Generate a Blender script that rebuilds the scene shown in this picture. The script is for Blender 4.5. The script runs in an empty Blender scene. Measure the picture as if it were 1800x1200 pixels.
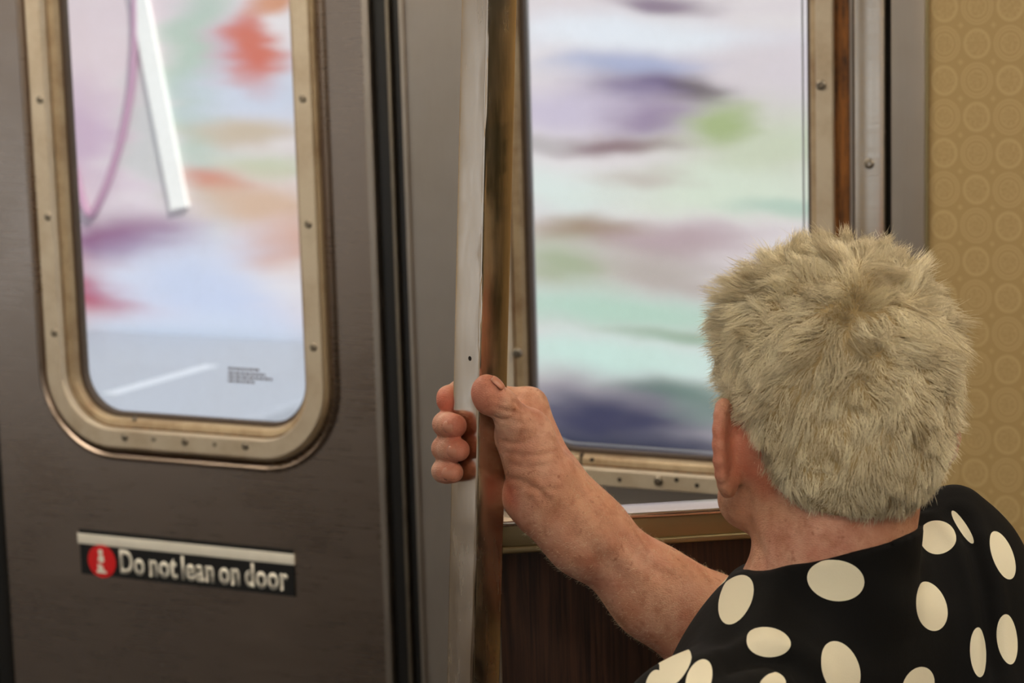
import bpy, bmesh, math, random
import numpy as np
from mathutils import Vector, Matrix
from mathutils.bvhtree import BVHTree
random.seed(4); rng = np.random.default_rng(4)
scene = bpy.context.scene
col = scene.collection

# ------------------------------------------------------------------ camera
FPX = 4050.0                                   # focal length in pixels of the 1800 px frame
YAW, PITCH, ROLL = math.radians(26.1), math.radians(9.2), math.radians(-1.6)
CAM = np.array([0.0, -2.66, 1.52])
_f = np.array([-math.sin(YAW)*math.cos(PITCH), math.cos(YAW)*math.cos(PITCH), -math.sin(PITCH)])
_r = np.array([math.cos(YAW), math.sin(YAW), 0.0]); _u = np.cross(_r, _f)
RT = _r*math.cos(ROLL) + _u*math.sin(ROLL); UP = -_r*math.sin(ROLL) + _u*math.cos(ROLL); FW = _f
cd = bpy.data.cameras.new('camera'); cam = bpy.data.objects.new('camera', cd); col.objects.link(cam)
cd.sensor_width = 36.0; cd.lens = 36.0*FPX/1800.0; cd.clip_start = 0.05
cam.matrix_world = Matrix(((RT[0], UP[0], -FW[0], CAM[0]), (RT[1], UP[1], -FW[1], CAM[1]), (RT[2], UP[2], -FW[2], CAM[2]), (0, 0, 0, 1)))
cd.dof.use_dof = True; cd.dof.focus_distance = 1.86; cd.dof.aperture_fstop = 9.5
scene.camera = cam

# ------------------------------------------------------------------ sky, sun, exposure
world = bpy.data.worlds.new('sky'); scene.world = world; world.use_nodes = True
wb = world.node_tree.nodes['Background']; wb.inputs[0].default_value = (0.86, 0.92, 1.0, 1); wb.inputs[1].default_value = 1.0
sd = bpy.data.lights.new('sun', 'SUN'); sun = bpy.data.objects.new('sun', sd); col.objects.link(sun)
sd.energy = 3.5; sd.angle = math.radians(2); sd.color = (1.0, 0.95, 0.88)
sun.rotation_euler = Vector((-0.75, 0.55, -0.95)).to_track_quat('-Z', 'Y').to_euler()
sun.location = (6, -4, 9)
vs = scene.view_settings
vs.view_transform = 'Standard'; vs.look = 'None'; vs.gamma = 1.0; vs.use_curve_mapping = False; vs.exposure = 0.0

# ------------------------------------------------------------------ pixel helpers
def ray(px, py): return RT*((px-900)/FPX) + UP*(-(py-600)/FPX) + FW
def P(px, py, d): return CAM + ray(px, py)*d
def W(px, py, y=0.0):
    r = ray(px, py); return CAM + r*((y-CAM[1])/r[1])

# ------------------------------------------------------------------ materials
def lin(c): return tuple(((v/255)/12.92 if v/255 <= 0.04045 else ((v/255+0.055)/1.055)**2.4) for v in c)
class NT:
    def __init__(s, name):
        s.m = bpy.data.materials.new(name); s.m.use_nodes = True; s.t = s.m.node_tree; s.b = s.t.nodes['Principled BSDF']
        s.out = s.t.nodes['Material Output']
    def new(s, typ, **kw):
        n = s.t.nodes.new(typ)
        for k, v in kw.items(): setattr(n, k, v)
        return n
    def put(s, sock, v):
        if hasattr(v, 'links') or isinstance(v, bpy.types.NodeSocket): s.t.links.new(v, sock)
        else:
            if isinstance(v, tuple) and len(v) == 3 and sock.type == 'RGBA': v = (*v, 1)
            sock.default_value = v
    def math(s, op, a, b=0.0, c=None, clamp=False):
        n = s.new('ShaderNodeMath', operation=op, use_clamp=clamp); s.put(n.inputs[0], a); s.put(n.inputs[1], b)
        if c is not None: s.put(n.inputs[2], c)
        return n.outputs[0]
    def vmath(s, op, a, b=(0, 0, 0)):
        n = s.new('ShaderNodeVectorMath', operation=op); s.put(n.inputs[0], a); s.put(n.inputs[1], b)
        return n.outputs['Value'] if op in ('LENGTH', 'DISTANCE', 'DOT_PRODUCT') else n.outputs['Vector']
    def mix(s, fac, a, b, blend='MIX'):
        n = s.new('ShaderNodeMix', data_type='RGBA', blend_type=blend)
        s.put(n.inputs[0], fac); s.put(n.inputs[6], a); s.put(n.inputs[7], b); return n.outputs[2]
    def ramp(s, v, lo, hi, a=0.0, b=1.0, smooth=False):
        n = s.new('ShaderNodeMapRange'); n.interpolation_type = 'SMOOTHSTEP' if smooth else 'LINEAR'
        s.put(n.inputs[0], v)
        for i, x in enumerate((lo, hi, a, b)): s.put(n.inputs[1+i], x)
        return n.outputs[0]
    def pos(s): return s.new('ShaderNodeNewGeometry').outputs['Position']
    def obj(s): return s.new('ShaderNodeTexCoord').outputs['Object']
    def noise(s, vec, scale=5, detail=3, rough=0.5, stretch=None, dist=0.0):
        if stretch: vec = s.vmath('MULTIPLY', vec, stretch)
        n = s.new('ShaderNodeTexNoise'); s.put(n.inputs['Vector'], vec)
        n.inputs['Scale'].default_value = scale; n.inputs['Detail'].default_value = detail
        n.inputs['Roughness'].default_value = rough; n.inputs['Distortion'].default_value = dist
        return n.outputs[0]
    def bump(s, h, strength=0.2, dist=0.002):
        n = s.new('ShaderNodeBump'); n.inputs['Strength'].default_value = strength; n.inputs['Distance'].default_value = dist
        s.put(n.inputs['Height'], h); s.put(s.b.inputs['Normal'], n.outputs[0])
    def set(s, **kw):
        names = dict(color='Base Color', rough='Roughness', metal='Metallic', ior='IOR', spec='Specular IOR Level', sss='Subsurface Weight',
                     sssr='Subsurface Radius', ssss='Subsurface Scale', aniso='Anisotropic', emit='Emission Color', emits='Emission Strength', sheen='Sheen Weight', coat='Coat Weight', coatr='Coat Roughness')
        for k, v in kw.items(): s.put(s.b.inputs[names[k]], v)
        return s

M = {}
def plain(name, c, rough=0.5, metal=0.0, **kw):
    n = NT(name); n.set(color=lin(c), rough=rough, metal=metal, **kw)
    v = n.noise(n.pos(), 60, 4); n.put(n.b.inputs['Base Color'], n.mix(n.ramp(v, 0.3, 0.7, 0, 0.25), lin(c), tuple(x*0.75 for x in lin(c))))
    M[name] = n.m; return n
def metal(name, c, r0, r1, stretch, scale, bump=0.05, stain=0.2, c2=None):
    n = NT(name); p = n.pos()
    br = n.noise(p, scale, 3, 0.6, stretch)
    cl = n.noise(p, 5, 4, 0.6)
    a = lin(c); b = lin(c2) if c2 else tuple(x*0.72 for x in a)
    n.set(metal=1.0, color=n.mix(n.ramp(cl, 0.35, 0.7, 0, stain*2.5), a, b),
          rough=n.math('ADD', n.ramp(br, 0.3, 0.7, r0, r1), n.ramp(cl, 0.3, 0.7, -0.04, 0.06)))
    n.bump(br, bump, 0.001); M[name] = n.m; return n
metal('door_steel', (164, 148, 136), 0.24, 0.33, (1, 1, 30), 14, 0.02, 0.12)
metal('jamb_steel', (176, 166, 156), 0.36, 0.5, (30, 1, 1), 16, 0.05, 0.2)
metal('pilaster_steel', (205, 190, 174), 0.16, 0.26, (1, 1, 30), 14, 0.05, 0.1)
metal('post_steel', (204, 186, 168), 0.15, 0.26, (2, 2, 0.3), 60, 0.05, 0.10)
metal('cap_steel', (158, 144, 110), 0.42, 0.52, (1, 1, 20), 14, 0.04, 0.15)
metal('screw_steel', (150, 140, 126), 0.35, 0.5, (1, 1, 1), 40, 0.05, 0.3)
metal('ceiling_steel', (190, 188, 184), 0.4, 0.5, (1, 1, 1), 14, 0.02, 0.2)
# painted aluminium window frames with rust-coloured staining in patches
def frame_mat(name, c, dirt, amount, lo=0.42, hi=0.66, st=None):
    n = NT(name); p = n.pos()
    d = n.noise(p, 14, 5, 0.65, st); d2 = n.noise(p, 90, 3, 0.6)
    f = n.math('MULTIPLY', n.ramp(d, lo, hi, 0, amount), n.ramp(d2, 0.25, 0.7, 0.5, 1.0))
    n.set(color=n.mix(f, lin(c), lin(dirt)), rough=0.42, metal=0.35)
    n.bump(d2, 0.12, 0.0008); M[name] = n.m
frame_mat('flange', (200, 186, 164), (142, 112, 74), 0.45)
frame_mat('frame', (176, 156, 126), (110, 72, 34), 0.7)
frame_mat('rust', (142, 88, 34), (34, 17, 8), 1.0, 0.36, 0.62, (9, 9, 1.2))
plain('rubber', (18, 16, 15), 0.45)
plain('gasket', (72, 57, 44), 0.6)
plain('black_gap', (8, 7, 7), 0.8)
plain('sticker_black', (10, 9, 9), 0.5)
plain('sticker_white', (232, 228, 216), 0.5)
plain('sticker_red', (215, 22, 26), 0.45)
plain('decal_grey', (128, 128, 140), 0.6)
plain('hole', (30, 22, 16), 0.8)
plain('floor_vinyl', (58, 53, 49), 0.5)
plain('panel_cream', (206, 190, 150), 0.5)
plain('panel_white', (180, 172, 160), 0.5)
plain('panel_brown', (84, 72, 60), 0.5)
plain('bulkhead_olive', (36, 38, 20), 0.6)
plain('seat_orange', (205, 120, 50), 0.35)
plain('trouser_cloth', (34, 34, 44), 0.9)
plain('shoe_leather', (30, 26, 24), 0.4)
plain('button_pearl', (220, 214, 196), 0.25)
plain('concrete', (158, 165, 178), 0.8)
plain('white_paint', (250, 250, 248), 0.6)
plain('pale_paint', (196, 203, 214), 0.7)
plain('mauve_paint', (190, 150, 176), 0.6)
plain('ballast', (120, 112, 104), 0.9)
plain('eye_white', (225, 220, 212), 0.2)
plain('nail', (196, 132, 108), 0.35)
g = NT('glass')       # clear thin pane, faintly dusty
tr = g.new('ShaderNodeBsdfTransparent'); gl = g.new('ShaderNodeBsdfGlossy'); gl.inputs['Roughness'].default_value = 0.03
tr.inputs[0].default_value = (0.96, 0.975, 0.97, 1)
df = g.new('ShaderNodeBsdfDiffuse'); df.inputs[0].default_value = (0.75, 0.76, 0.75, 1)
fr = g.new('ShaderNodeFresnel'); fr.inputs[0].default_value = 1.45
m1 = g.new('ShaderNodeMixShader'); m2 = g.new('ShaderNodeMixShader')
bk = g.new('ShaderNodeNewGeometry'); g.put(m1.inputs[0], g.math('MULTIPLY', fr.outputs[0], g.math('SUBTRACT', 1.0, bk.outputs['Backfacing']))); g.put(m1.inputs[1], tr.outputs[0]); g.put(m1.inputs[2], gl.outputs[0])
dust = g.ramp(g.noise(g.pos(), 9, 5, 0.7), 0.45, 0.8, 0.005, 0.05)
g.put(m2.inputs[0], dust); g.put(m2.inputs[1], m1.outputs[0]); g.put(m2.inputs[2], df.outputs[0])
g.put(g.out.inputs[0], m2.outputs[0]); M['glass'] = g.m
# dark wood-grain laminate
n = NT('wood'); p = n.pos()
gr = n.noise(p, 10, 6, 0.65, (26, 26, 0.9), 0.6); g2 = n.noise(p, 3, 3, 0.5, (10, 10, 0.4))
c = n.mix(n.ramp(gr, 0.38, 0.66), lin((30, 17, 12)), lin((72, 44, 28)))
c = n.mix(n.ramp(g2, 0.4, 0.7, 0, 0.5), c, lin((30, 17, 12)))
n.set(color=c, rough=n.ramp(gr, 0.3, 0.7, 0.42, 0.55)); n.bump(gr, 0.08, 0.0006); M['wood'] = n.m
# lamp diffuser
def emis(name, c, s):
    n = NT(name); n.set(color=(0.8, 0.8, 0.8), emit=c, emits=s); M[name] = n.m
emis('lamp_warm', (1.0, 0.88, 0.71), 22.0)

# ------------------------------------------------------------------ mesh helpers
def obj(name, verts, faces, mat, parent=None, smooth=False, kind=None, label=None, cat=None, group=None):
    me = bpy.data.meshes.new(name); me.from_pydata([tuple(v) for v in verts], [], [tuple(f) for f in faces]); me.validate()
    bm = bmesh.new(); bm.from_mesh(me); bmesh.ops.recalc_face_normals(bm, faces=bm.faces); bm.to_mesh(me); bm.free()
    return link(name, me, mat, parent, smooth, kind, label, cat, group)
def link(name, me, mat, parent=None, smooth=False, kind=None, label=None, cat=None, group=None):
    if mat and not me.materials: me.materials.append(M[mat])
    if smooth: me.polygons.foreach_set('use_smooth', [True]*len(me.polygons))
    o = bpy.data.objects.new(name, me); col.objects.link(o); o.parent = parent
    for k, v in (('kind', kind), ('label', label), ('category', cat), ('group', group)):
        if v: o[k] = v
    return o
def empty(name, loc, label=None, cat=None, group=None, kind=None):
    o = bpy.data.objects.new(name, None); col.objects.link(o); o.location = loc; o.empty_display_size = 0.05
    for k, v in (('label', label), ('category', cat), ('group', group), ('kind', kind)):
        if v: o[k] = v
    bpy.context.view_layer.update()
    return o
def keep(o, parent):      # parent without moving
    o.parent = parent; o.matrix_parent_inverse = parent.matrix_world.inverted(); return o
def box(name, x0, x1, y0, y1, z0, z1, mat, parent=None, bevel=0.0, **kw):
    bm = bmesh.new(); bmesh.ops.create_cube(bm, size=1)
    for v in bm.verts: v.co = ((x0+x1)/2+v.co.x*(x1-x0), (y0+y1)/2+v.co.y*(y1-y0), (z0+z1)/2+v.co.z*(z1-z0))
    if bevel: bmesh.ops.bevel(bm, geom=bm.edges[:], offset=bevel, segments=3, profile=0.5, affect='EDGES')
    me = bpy.data.meshes.new(name); bm.to_mesh(me); bm.free()
    return link(name, me, mat, parent, bool(bevel), **kw)
def rrect(x0, x1, z0, z1, r, o=0.0, seg=12):
    x0 -= o; x1 += o; z0 -= o; z1 += o; r = max(r+o, 0.001); pts = []
    for cx, cz, a0 in ((x1-r, z1-r, 0), (x0+r, z1-r, 90), (x0+r, z0+r, 180), (x1-r, z0+r, 270)):
        for i in range(seg+1):
            a = math.radians(a0+90*i/seg); pts.append((cx+r*math.cos(a), cz+r*math.sin(a)))
    return pts
def ring(name, rect, prof, mat, parent=None, smooth=True, closed=True, **kw):
    """sweep a closed (offset, depth) profile round a rounded rectangle in the wall plane"""
    V = []; F = []; n = 0
    for o, y in prof:
        pts = rrect(*rect, o=o); n = len(pts); V += [(x, y, z) for x, z in pts]
    m = len(prof)
    for j in range(m if closed else m-1):
        k = (j+1) % m
        for i in range(n): F.append((j*n+i, j*n+(i+1) % n, k*n+(i+1) % n, k*n+i))
    o = obj(name, V, F, mat, parent, smooth, **kw)
    if smooth: autosmooth(o, 40)
    return o
def autosmooth(o, deg):
    me = o.data; bm = bmesh.new(); bm.from_mesh(me)
    for e in bm.edges:
        if len(e.link_faces) == 2 and e.calc_face_angle(0) > math.radians(deg): e.smooth = False
    bm.to_mesh(me); bm.free()
def sheet(name, x0, x1, z0, z1, y, thick, mat, holes=(), parent=None, **kw):
    """flat plate with rounded-rectangle holes and real thickness"""
    bm = bmesh.new(); edges = []
    for loop in [[(x0, z0), (x1, z0), (x1, z1), (x0, z1)]] + [rrect(*h) for h in holes]:
        vs = [bm.verts.new((x, y, z)) for x, z in loop]
        edges += [bm.edges.new((vs[i], vs[(i+1) % len(vs)])) for i in range(len(vs))]
    bmesh.ops.triangle_fill(bm, use_beauty=True, use_dissolve=False, edges=edges)
    r = bmesh.ops.extrude_face_region(bm, geom=bm.faces[:])
    bmesh.ops.translate(bm, verts=[v for v in r['geom'] if isinstance(v, bmesh.types.BMVert)], vec=(0, thick, 0))
    bmesh.ops.recalc_face_normals(bm, faces=bm.faces)
    me = bpy.data.meshes.new(name); bm.to_mesh(me); bm.free()
    return link(name, me, mat, parent, **kw)
def lathe_y(prof, seg=14):
    V = []; F = []
    for r, y in prof: V += [(r*math.cos(2*math.pi*i/seg), y, r*math.sin(2*math.pi*i/seg)) for i in range(seg)]
    for j in range(len(prof)-1):
        for i in range(seg): F.append((j*seg+i, j*seg+(i+1) % seg, (j+1)*seg+(i+1) % seg, (j+1)*seg+i))
    F.append(tuple(range(seg))); F.append(tuple(reversed(range((len(prof)-1)*seg, len(prof)*seg)))); return V, F
_screw = None
def screw(x, z, y, parent, s=1.0):
    """countersunk security screw: domed head, rim groove and socket"""
    global _screw
    if _screw is None:
        V, F = lathe_y([(0.0062, 0.004), (0.0062, -0.0004), (0.0052, -0.0014), (0.0042, -0.0018), (0.0022, -0.0018), (0.0021, 0.0012), (0.0004, 0.0014)])
        _screw = obj('screw', V, F, 'screw_steel', parent, True); o = _screw; autosmooth(o, 35)
    else:
        o = _screw.copy(); col.objects.link(o); o.parent = parent
    o.location = (x, y, z); o.scale = (s, 1, s)
    pm = parent.matrix_world.inverted() if parent else Matrix()
    o.matrix_parent_inverse = pm
    return o

# ------------------------------------------------------------------ the car body
ZC = 2.16
def X(px, py=500, y=0.0): return W(px, py, y)[0]
def Z(px, py, y=0.0): return W(px, py, y)[2]
XL, XR = -7.6, 1.5
fl = box('floor', XL, XR, -2.98, 0.12, -0.06, 0.0, 'floor_vinyl', kind='structure')
ce = box('ceiling', XL, XR, -2.98, 0.12, ZC, ZC+0.06, 'panel_cream', kind='structure')
box('wall_end_left', XL-0.06, XL, -2.98, 0.12, 0, ZC, 'panel_cream', kind='structure')
box('wall_end_right', XR, XR+0.06, -2.98, 0.12, 0, ZC, 'bulkhead_olive', kind='structure')

YD = 0.03                                           # the sliding door runs slightly behind the wall plane
dx0, dx1 = X(8, 900, YD), X(668, 600, YD)
jx0 = X(727, 600)
# glass rectangles (x0,x1,z0,z1,r)
G1 = (X(112, 300, YD), X(514, 400, YD), Z(350, 741, YD), 1.86, 0.062)
G2 = (X(921, 560), X(1413, 300), Z(1130, 803), 1.86, 0.062)
px0, px1 = X(1502, 300, -0.006), X(1556, 300, -0.006)
sx0, sx1 = X(1566, 300, -0.004), X(1630, 300, -0.004)

# door leaf ----------------------------------------------------------------
d1 = empty('door_1', ((dx0+dx1)/2, YD, 0.0), kind='structure', label='brushed steel sliding train door with a rounded window')
def holes(gr, o): return [(gr[0]-o, gr[1]+o, gr[2]-o, gr[3]+o, gr[4]+o)]
keep(sheet('door_panel', dx0, dx1, 0.02, 2.02, YD, 0.035, 'door_steel', holes(G1, 0.058)), d1)
# pressed rim, dished between bead and flange
keep(ring('pressed_rim', G1, [(0.047, YD+0.02), (0.047, YD+0.004), (0.051, YD+0.0045), (0.054, YD+0.001), (0.057, YD-0.0045), (0.060, YD-0.0062), (0.063, YD-0.0045), (0.066, YD-0.0002), (0.066, YD+0.02)], 'door_steel'), d1)
def window_frame(parent, G, y, nm, rust_w, fw=0.036, lip=True):
    """stepped frame: gasket, inner frame ledge, rusty inner wall, flange plate, outer lip"""
    keep(ring('gasket', G, [(-0.0015, y+0.032), (-0.0015, y+0.020), (0.0, y+0.018), (0.006, y+0.018), (0.006, y+0.032)], 'gasket'), parent)
    keep(ring('inner_frame', G, [(0.004, y+0.03), (0.004, y+0.019), (0.006, y+0.0085), (0.009, y+0.006), (0.016, y+0.005), (0.016, y+0.03)], 'frame'), parent)
    keep(ring('stained_joint', G, [(0.0155, y+0.03), (0.0155, y+0.0065), (0.019, y+0.0065), (0.019, y+0.03)], 'rust'), parent)
    keep(ring('flange_plate', G, [(0.0185, y+0.02), (0.0185, y-0.008), (0.0195, y-0.0092), (0.019+fw-0.002, y-0.0092), (0.019+fw-0.001, y-0.0082), (0.019+fw-0.001, y+0.02)], 'flange'), parent)
    if lip: keep(ring('outer_lip', G, [(0.0175+fw, y+0.02), (0.0175+fw, y-0.0045), (0.020+fw, y-0.005), (0.0225+fw, y-0.003), (0.0235+fw, y+0.02)], 'frame'), parent)
# on the door the flange is narrower so that the pressed rim shows round it
window_frame(d1, G1, YD-0.001, 'door', 0.004, fw=0.026)
pn = G1
def pane(parent, G, y):
    pts = rrect(*G, o=0.003); n = len(pts)
    V = [(x, y, z) for x, z in pts] + [(x, y+0.004, z) for x, z in pts]
    F = [tuple(range(n)), tuple(range(2*n-1, n-1, -1))] + [(i, (i+1) % n, n+(i+1) % n, n+i) for i in range(n)]
    return keep(obj('window_pane', V, F, 'glass', parent), parent)
pane(d1, G1, YD+0.021)
ys = YD-0.0102
for (a, b) in ((70, 175), (84, 381), (95, 585), (532, 173), (542, 394), (551, 610), (219, 768), (325, 776), (431, 784), (60, -20)):
    w = W(a, b, ys); screw(w[0], w[2], ys, d1, 0.9)
for (a, b) in ((270, 771), (377, 780), (235, 737)):
    w = W(a, b, ys); screw(w[0], w[2], ys, d1, 0.55)
# bolted sash posts of the door edge: rubber nosing at the meeting edge, chrome edge strip at the jamb
keep(box('edge_nosing', dx0-0.03, dx0, YD-0.004, YD+0.034, 0.02, 2.02, 'rubber', None, 0.006), d1)
# neighbour leaf beyond the nosing
d2 = empty('door_2', (dx0-0.36, YD, 0), kind='structure', label='neighbouring steel door leaf past the rubber nosing')
keep(sheet('door_panel', dx0-0.7, dx0-0.045, 0.02, 2.02, YD, 0.035, 'door_steel', [(dx0-0.57, dx0-0.2, G1[2], G1[3], 0.06)]), d2)
G3 = (dx0-0.565, dx0-0.205, G1[2]+0.005, G1[3]-0.005, 0.055)
keep(ring('flange_plate', G3, [(-0.03, YD+0.02), (-0.03, YD-0.01), (0.02, YD-0.01), (0.02, YD+0.02)], 'flange'), d2)
pane(d2, G3, YD+0.021)
keep(box('edge_nosing', dx0-0.045, dx0-0.032, YD-0.004, YD+0.034, 0.02, 2.02, 'rubber', None, 0.004), d2)
# seal between door and jamb
e0, e1 = X(655, 600, YD-0.012), X(667, 600, YD-0.012)
q = jx0-dx1
t1 = empty('trim_1', (dx1+q/2, 0, 0), kind='structure', label='black rubber seals and thin steel edge strip beside the door')
keep(box('edge_strip', dx1-0.004, dx1+q*0.10, YD-0.012, YD+0.03, 0.0, 2.05, 'jamb_steel', None, 0.002), t1)
keep(box('rubber_seal', dx1+q*0.10, dx1+q*0.50, YD-0.004, YD+0.04, 0.0, 2.05, 'rubber', None, 0.006), t1)
keep(box('seal_strip', dx1+q*0.50, dx1+q*0.58, YD-0.016, YD+0.04, 0.0, 2.05, 'screw_steel', None, 0.002), t1)
keep(box('rubber_seal', dx1+q*0.58, jx0-0.001, YD-0.010, YD+0.04, 0.0, 2.05, 'rubber', None, 0.006), t1)

# wall right of the door, with the fixed window -----------------------------
wall = empty('wall_window_side', ((jx0+XR)/2, 0, 0), kind='structure', label='steel and patterned laminate side wall of the train car')
jb = keep(sheet('jamb_panel', jx0, px0-0.004, 0.0, ZC, 0.0, 0.10, 'jamb_steel', holes(G2, 0.037)), wall)
keep(box('jamb_edge', jx0-0.004, jx0+0.003, -0.004, 0.10, 0, ZC, 'jamb_steel', None, 0.0018), wall)
keep(box('shadow_gap', px0-0.006, sx1+0.004, 0.004, 0.10, 0, ZC, 'black_gap'), wall)
pil = keep(box('pilaster', px0, px1, -0.008, 0.02, 0.0, ZC, 'pilaster_steel', None, 0.0025), wall)
stp = keep(box('cover_strip', sx0, sx1-0.002, -0.005, 0.02, 0.0, ZC, 'jamb_steel', None, 0.0025), wall)
keep(box('edge_bead', sx1-0.002, sx1+0.002, -0.007, 0.02, 0.0, ZC, 'cap_steel', None, 0.001), wall)
for k in range(-1, 5):
    z = Z(1530, 288, -0.008) + 0.235*(k-1); screw((px0+px1)/2, z, -0.0085, pil, 1.0)
w2 = empty('window_1', ((G2[0]+G2[1])/2, 0, G2[2]), kind='structure', label='fixed train window in a stained tan metal frame')
window_frame(w2, G2, 0.0, 'win', 0.004, fw=0.0215, lip=False)
keep(box('rusty_channel', G2[1]+0.0395, px0-0.0075, -0.002, 0.02, 0.0, ZC, 'rust', None, 0.001), wall)
keep(box('channel_edge', px0-0.0075, px0-0.0005, 0.001, 0.02, 0.0, ZC, 'gasket', None, 0.001), wall)
pane(w2, G2, 0.021)
keep(ring('sealant_line', G2, [(-0.0085, 0.0215), (-0.0085, 0.0200), (-0.0065, 0.0200), (-0.0065, 0.0215)], 'concrete'), w2)
ys = -0.0102
for (a, b) in ((1443, 149), (908, 620), (1020, 834), (1157, 845), (1449, -60)):
    w = W(a, b, ys); screw(w[0], w[2], ys, w2, 1.0)
V, F = lathe_y([(0.0028, 0.002), (0.0028, -0.0005), (0.0018, -0.0009), (0.0005, -0.0009)], 10)
hm = None
for (a, b) in ((1040, 808), (1089, 843), (1225, 853), (1189, 843)):
    w = W(a, b, ys+0.0005)
    if hm is None: hm = obj('rivet', V, F, 'hole', w2); o = hm
    else: o = hm.copy(); col.objects.link(o)
    o.location = (w[0], ys+0.0006, w[2]); keep(o, w2)
w = W(1021, 808, 0.005)
keep(box('frame_joint', w[0]-0.001, w[0]+0.001, 0.0042, 0.012, w[2]-0.008, w[2]+0.008, 'hole'), w2)

# patterned laminate
n = NT('laminate'); p = n.pos(); sp = n.new('ShaderNodeSeparateXYZ'); n.put(sp.inputs[0], p)
wa, wb_, wc = W(1661, 205, 0), W(1713, 205, 0), W(1661, 268.5, 0)
pu, pv = 0.0385, abs(wc[2]-wa[2])
u = n.math('DIVIDE', n.math('SUBTRACT', sp.outputs[0], wa[0]-pu/2), pu); v = n.math('DIVIDE', n.math('SUBTRACT', sp.outputs[2], wa[2]-pv/2), pv)
fu, fv = n.math('FLOOR', u), n.math('FLOOR', v)
cu = n.math('SUBTRACT', n.math('SUBTRACT', u, fu), 0.5); cv = n.math('SUBTRACT', n.math('SUBTRACT', v, fv), 0.5)
r = n.math('SQRT', n.math('ADD', n.math('MULTIPLY', cu, cu), n.math('MULTIPLY', cv, cv)))
chk = n.math('MODULO', n.math('ADD', n.math('ADD', fu, fv), 1000.0), 2.0)
def band(r, a, w): return n.ramp(n.math('ABSOLUTE', n.math('SUBTRACT', r, a)), w*0.5, w, 1.0, 0.0)
fine = n.ramp(n.noise(p, 330, 2, 0.5), 0.42, 0.58)
big = n.math('MAXIMUM', n.math('MAXIMUM', band(r, 0.465, 0.03), band(r, 0.38, 0.03)), n.math('MULTIPLY', n.ramp(r, 0.28, 0.30, 1, 0), n.math('MULTIPLY', fine, 0.7)))
big = n.math('MAXIMUM', big, band(r, 0.27, 0.025))
sml = n.math('MAXIMUM', band(r, 0.37, 0.06), n.math('MULTIPLY', n.ramp(r, 0.33, 0.36, 1, 0), n.math('MULTIPLY', fine, 0.7)))
du = n.math('SUBTRACT', 0.5, n.math('ABSOLUTE', cu)); dv = n.math('SUBTRACT', 0.5, n.math('ABSOLUTE', cv))
dia = n.ramp(n.math('ADD', du, dv), 0.07, 0.11, 0.8, 0.0)
pat = n.math('MAXIMUM', n.math('ADD', n.math('MULTIPLY', big, n.math('SUBTRACT', 1.0, chk)), n.math('MULTIPLY', sml, chk)), dia)
n.set(color=n.mix(n.math('MULTIPLY', pat, 0.75), lin((172, 146, 98)), lin((190, 166, 120))), rough=0.5); M['laminate'] = n.m
zs = Z(1790, 961, -0.003)
keep(box('laminate_panel', sx1+0.001, XR, -0.003, 0.02, zs+0.001, ZC, 'laminate'), wall)
keep(box('laminate_panel', sx1+0.001, XR, -0.003, 0.02, 0.0, zs-0.001, 'laminate'), wall)
keep(box('seam_backing', sx1+0.001, XR, 0.0, 0.03, zs-0.01, zs+0.01, 'black_gap'), wall)
# wall beyond the far door leaf and above the doors
FARW = [XL+0.3, XL+1.3, XL+2.3, XL+3.3]
wf = sheet('wall_far_side', XL, dx0-0.70, 0.0, ZC, 0.0, 0.06, 'jamb_steel', [(a_, a_+0.85, 1.0, 1.86, 0.06) for a_ in FARW], kind='structure')
for a_ in FARW: pane(wf, (a_, a_+0.85, 1.0, 1.86, 0.06), 0.02)
box('trim_2', dx0-0.70, jx0, 0.0, 0.10, 2.02, ZC, 'jamb_steel', kind='structure', label='steel header above the sliding doors')

# opposite side of the car, behind the camera (daylight comes in through its windows)
opp = empty('wall_opposite', (-0.8, -2.95, 0), kind='structure', label='opposite side wall with a row of windows')
OPW = [(-7.3, -6.5), (-6.4, -5.2), (-5.0, -4.3), (-4.2, -3.5), (-3.1, -2.5), (-1.95, -1.45), (-1.38, -0.88), (-0.4, 0.3), (0.75, 1.3)]
keep(sheet('wall_panel', XL, XR, 0.0, ZC, -2.98, 0.03, 'panel_cream', [(a, b, 0.35 if b < -3.4 else 0.7 if a == -0.4 else 0.9, 1.86, 0.06) for a, b in OPW]), opp)  # some sills of these unseen windows lowered to brighten reflections in the post
for a, b in OPW:
    Gq = (a, b, 0.35 if b < -3.4 else 0.7 if a == -0.4 else 0.9, 1.86, 0.06)
    keep(ring('flange_plate', Gq, [(-0.01, -2.97), (-0.01, -2.94), (0.03, -2.94), (0.03, -2.97)], 'flange'), opp); pane(opp, Gq, -2.965)
keep(box('lower_panel', -3.3, XR, -2.95, -2.93, 0.0, 0.64, 'panel_brown'), opp)
keep(box('lower_panel', XL, -3.3, -2.95, -2.93, 0.0, 0.30, 'panel_white'), opp)  # unseen lower panels split dark and pale to shape reflections in the steel

# ceiling lamps
def lamp(x0, x1, y, label):
    t = empty('ceiling_lamp', ((x0+x1)/2, y, ZC), label=label, cat='lamp')
    keep(box('housing', x0, x1, y-0.11, y+0.11, ZC-0.03, ZC, 'ceiling_steel', None, 0.004), t)
    keep(box('diffuser', x0+0.02, x1-0.02, y-0.085, y+0.085, ZC-0.055, ZC-0.029, 'lamp_warm', None, 0.01), t)
lamp(-0.15, 1.3, -0.62, 'long warm ceiling lamp over the window side near the laminate wall')
lamp(-2.6, -1.15, -0.62, 'long warm ceiling lamp over the doorway')
lamp(-7.2, -5.75, -1.4, 'long warm ceiling lamp nearest the far bulkhead')
lamp(-4.9, -3.45, -1.4, 'long warm ceiling lamp midway between doorway and far bulkhead')
lamp(-0.6, 0.85, -2.2, 'long warm ceiling lamp over the opposite seats')

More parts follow.
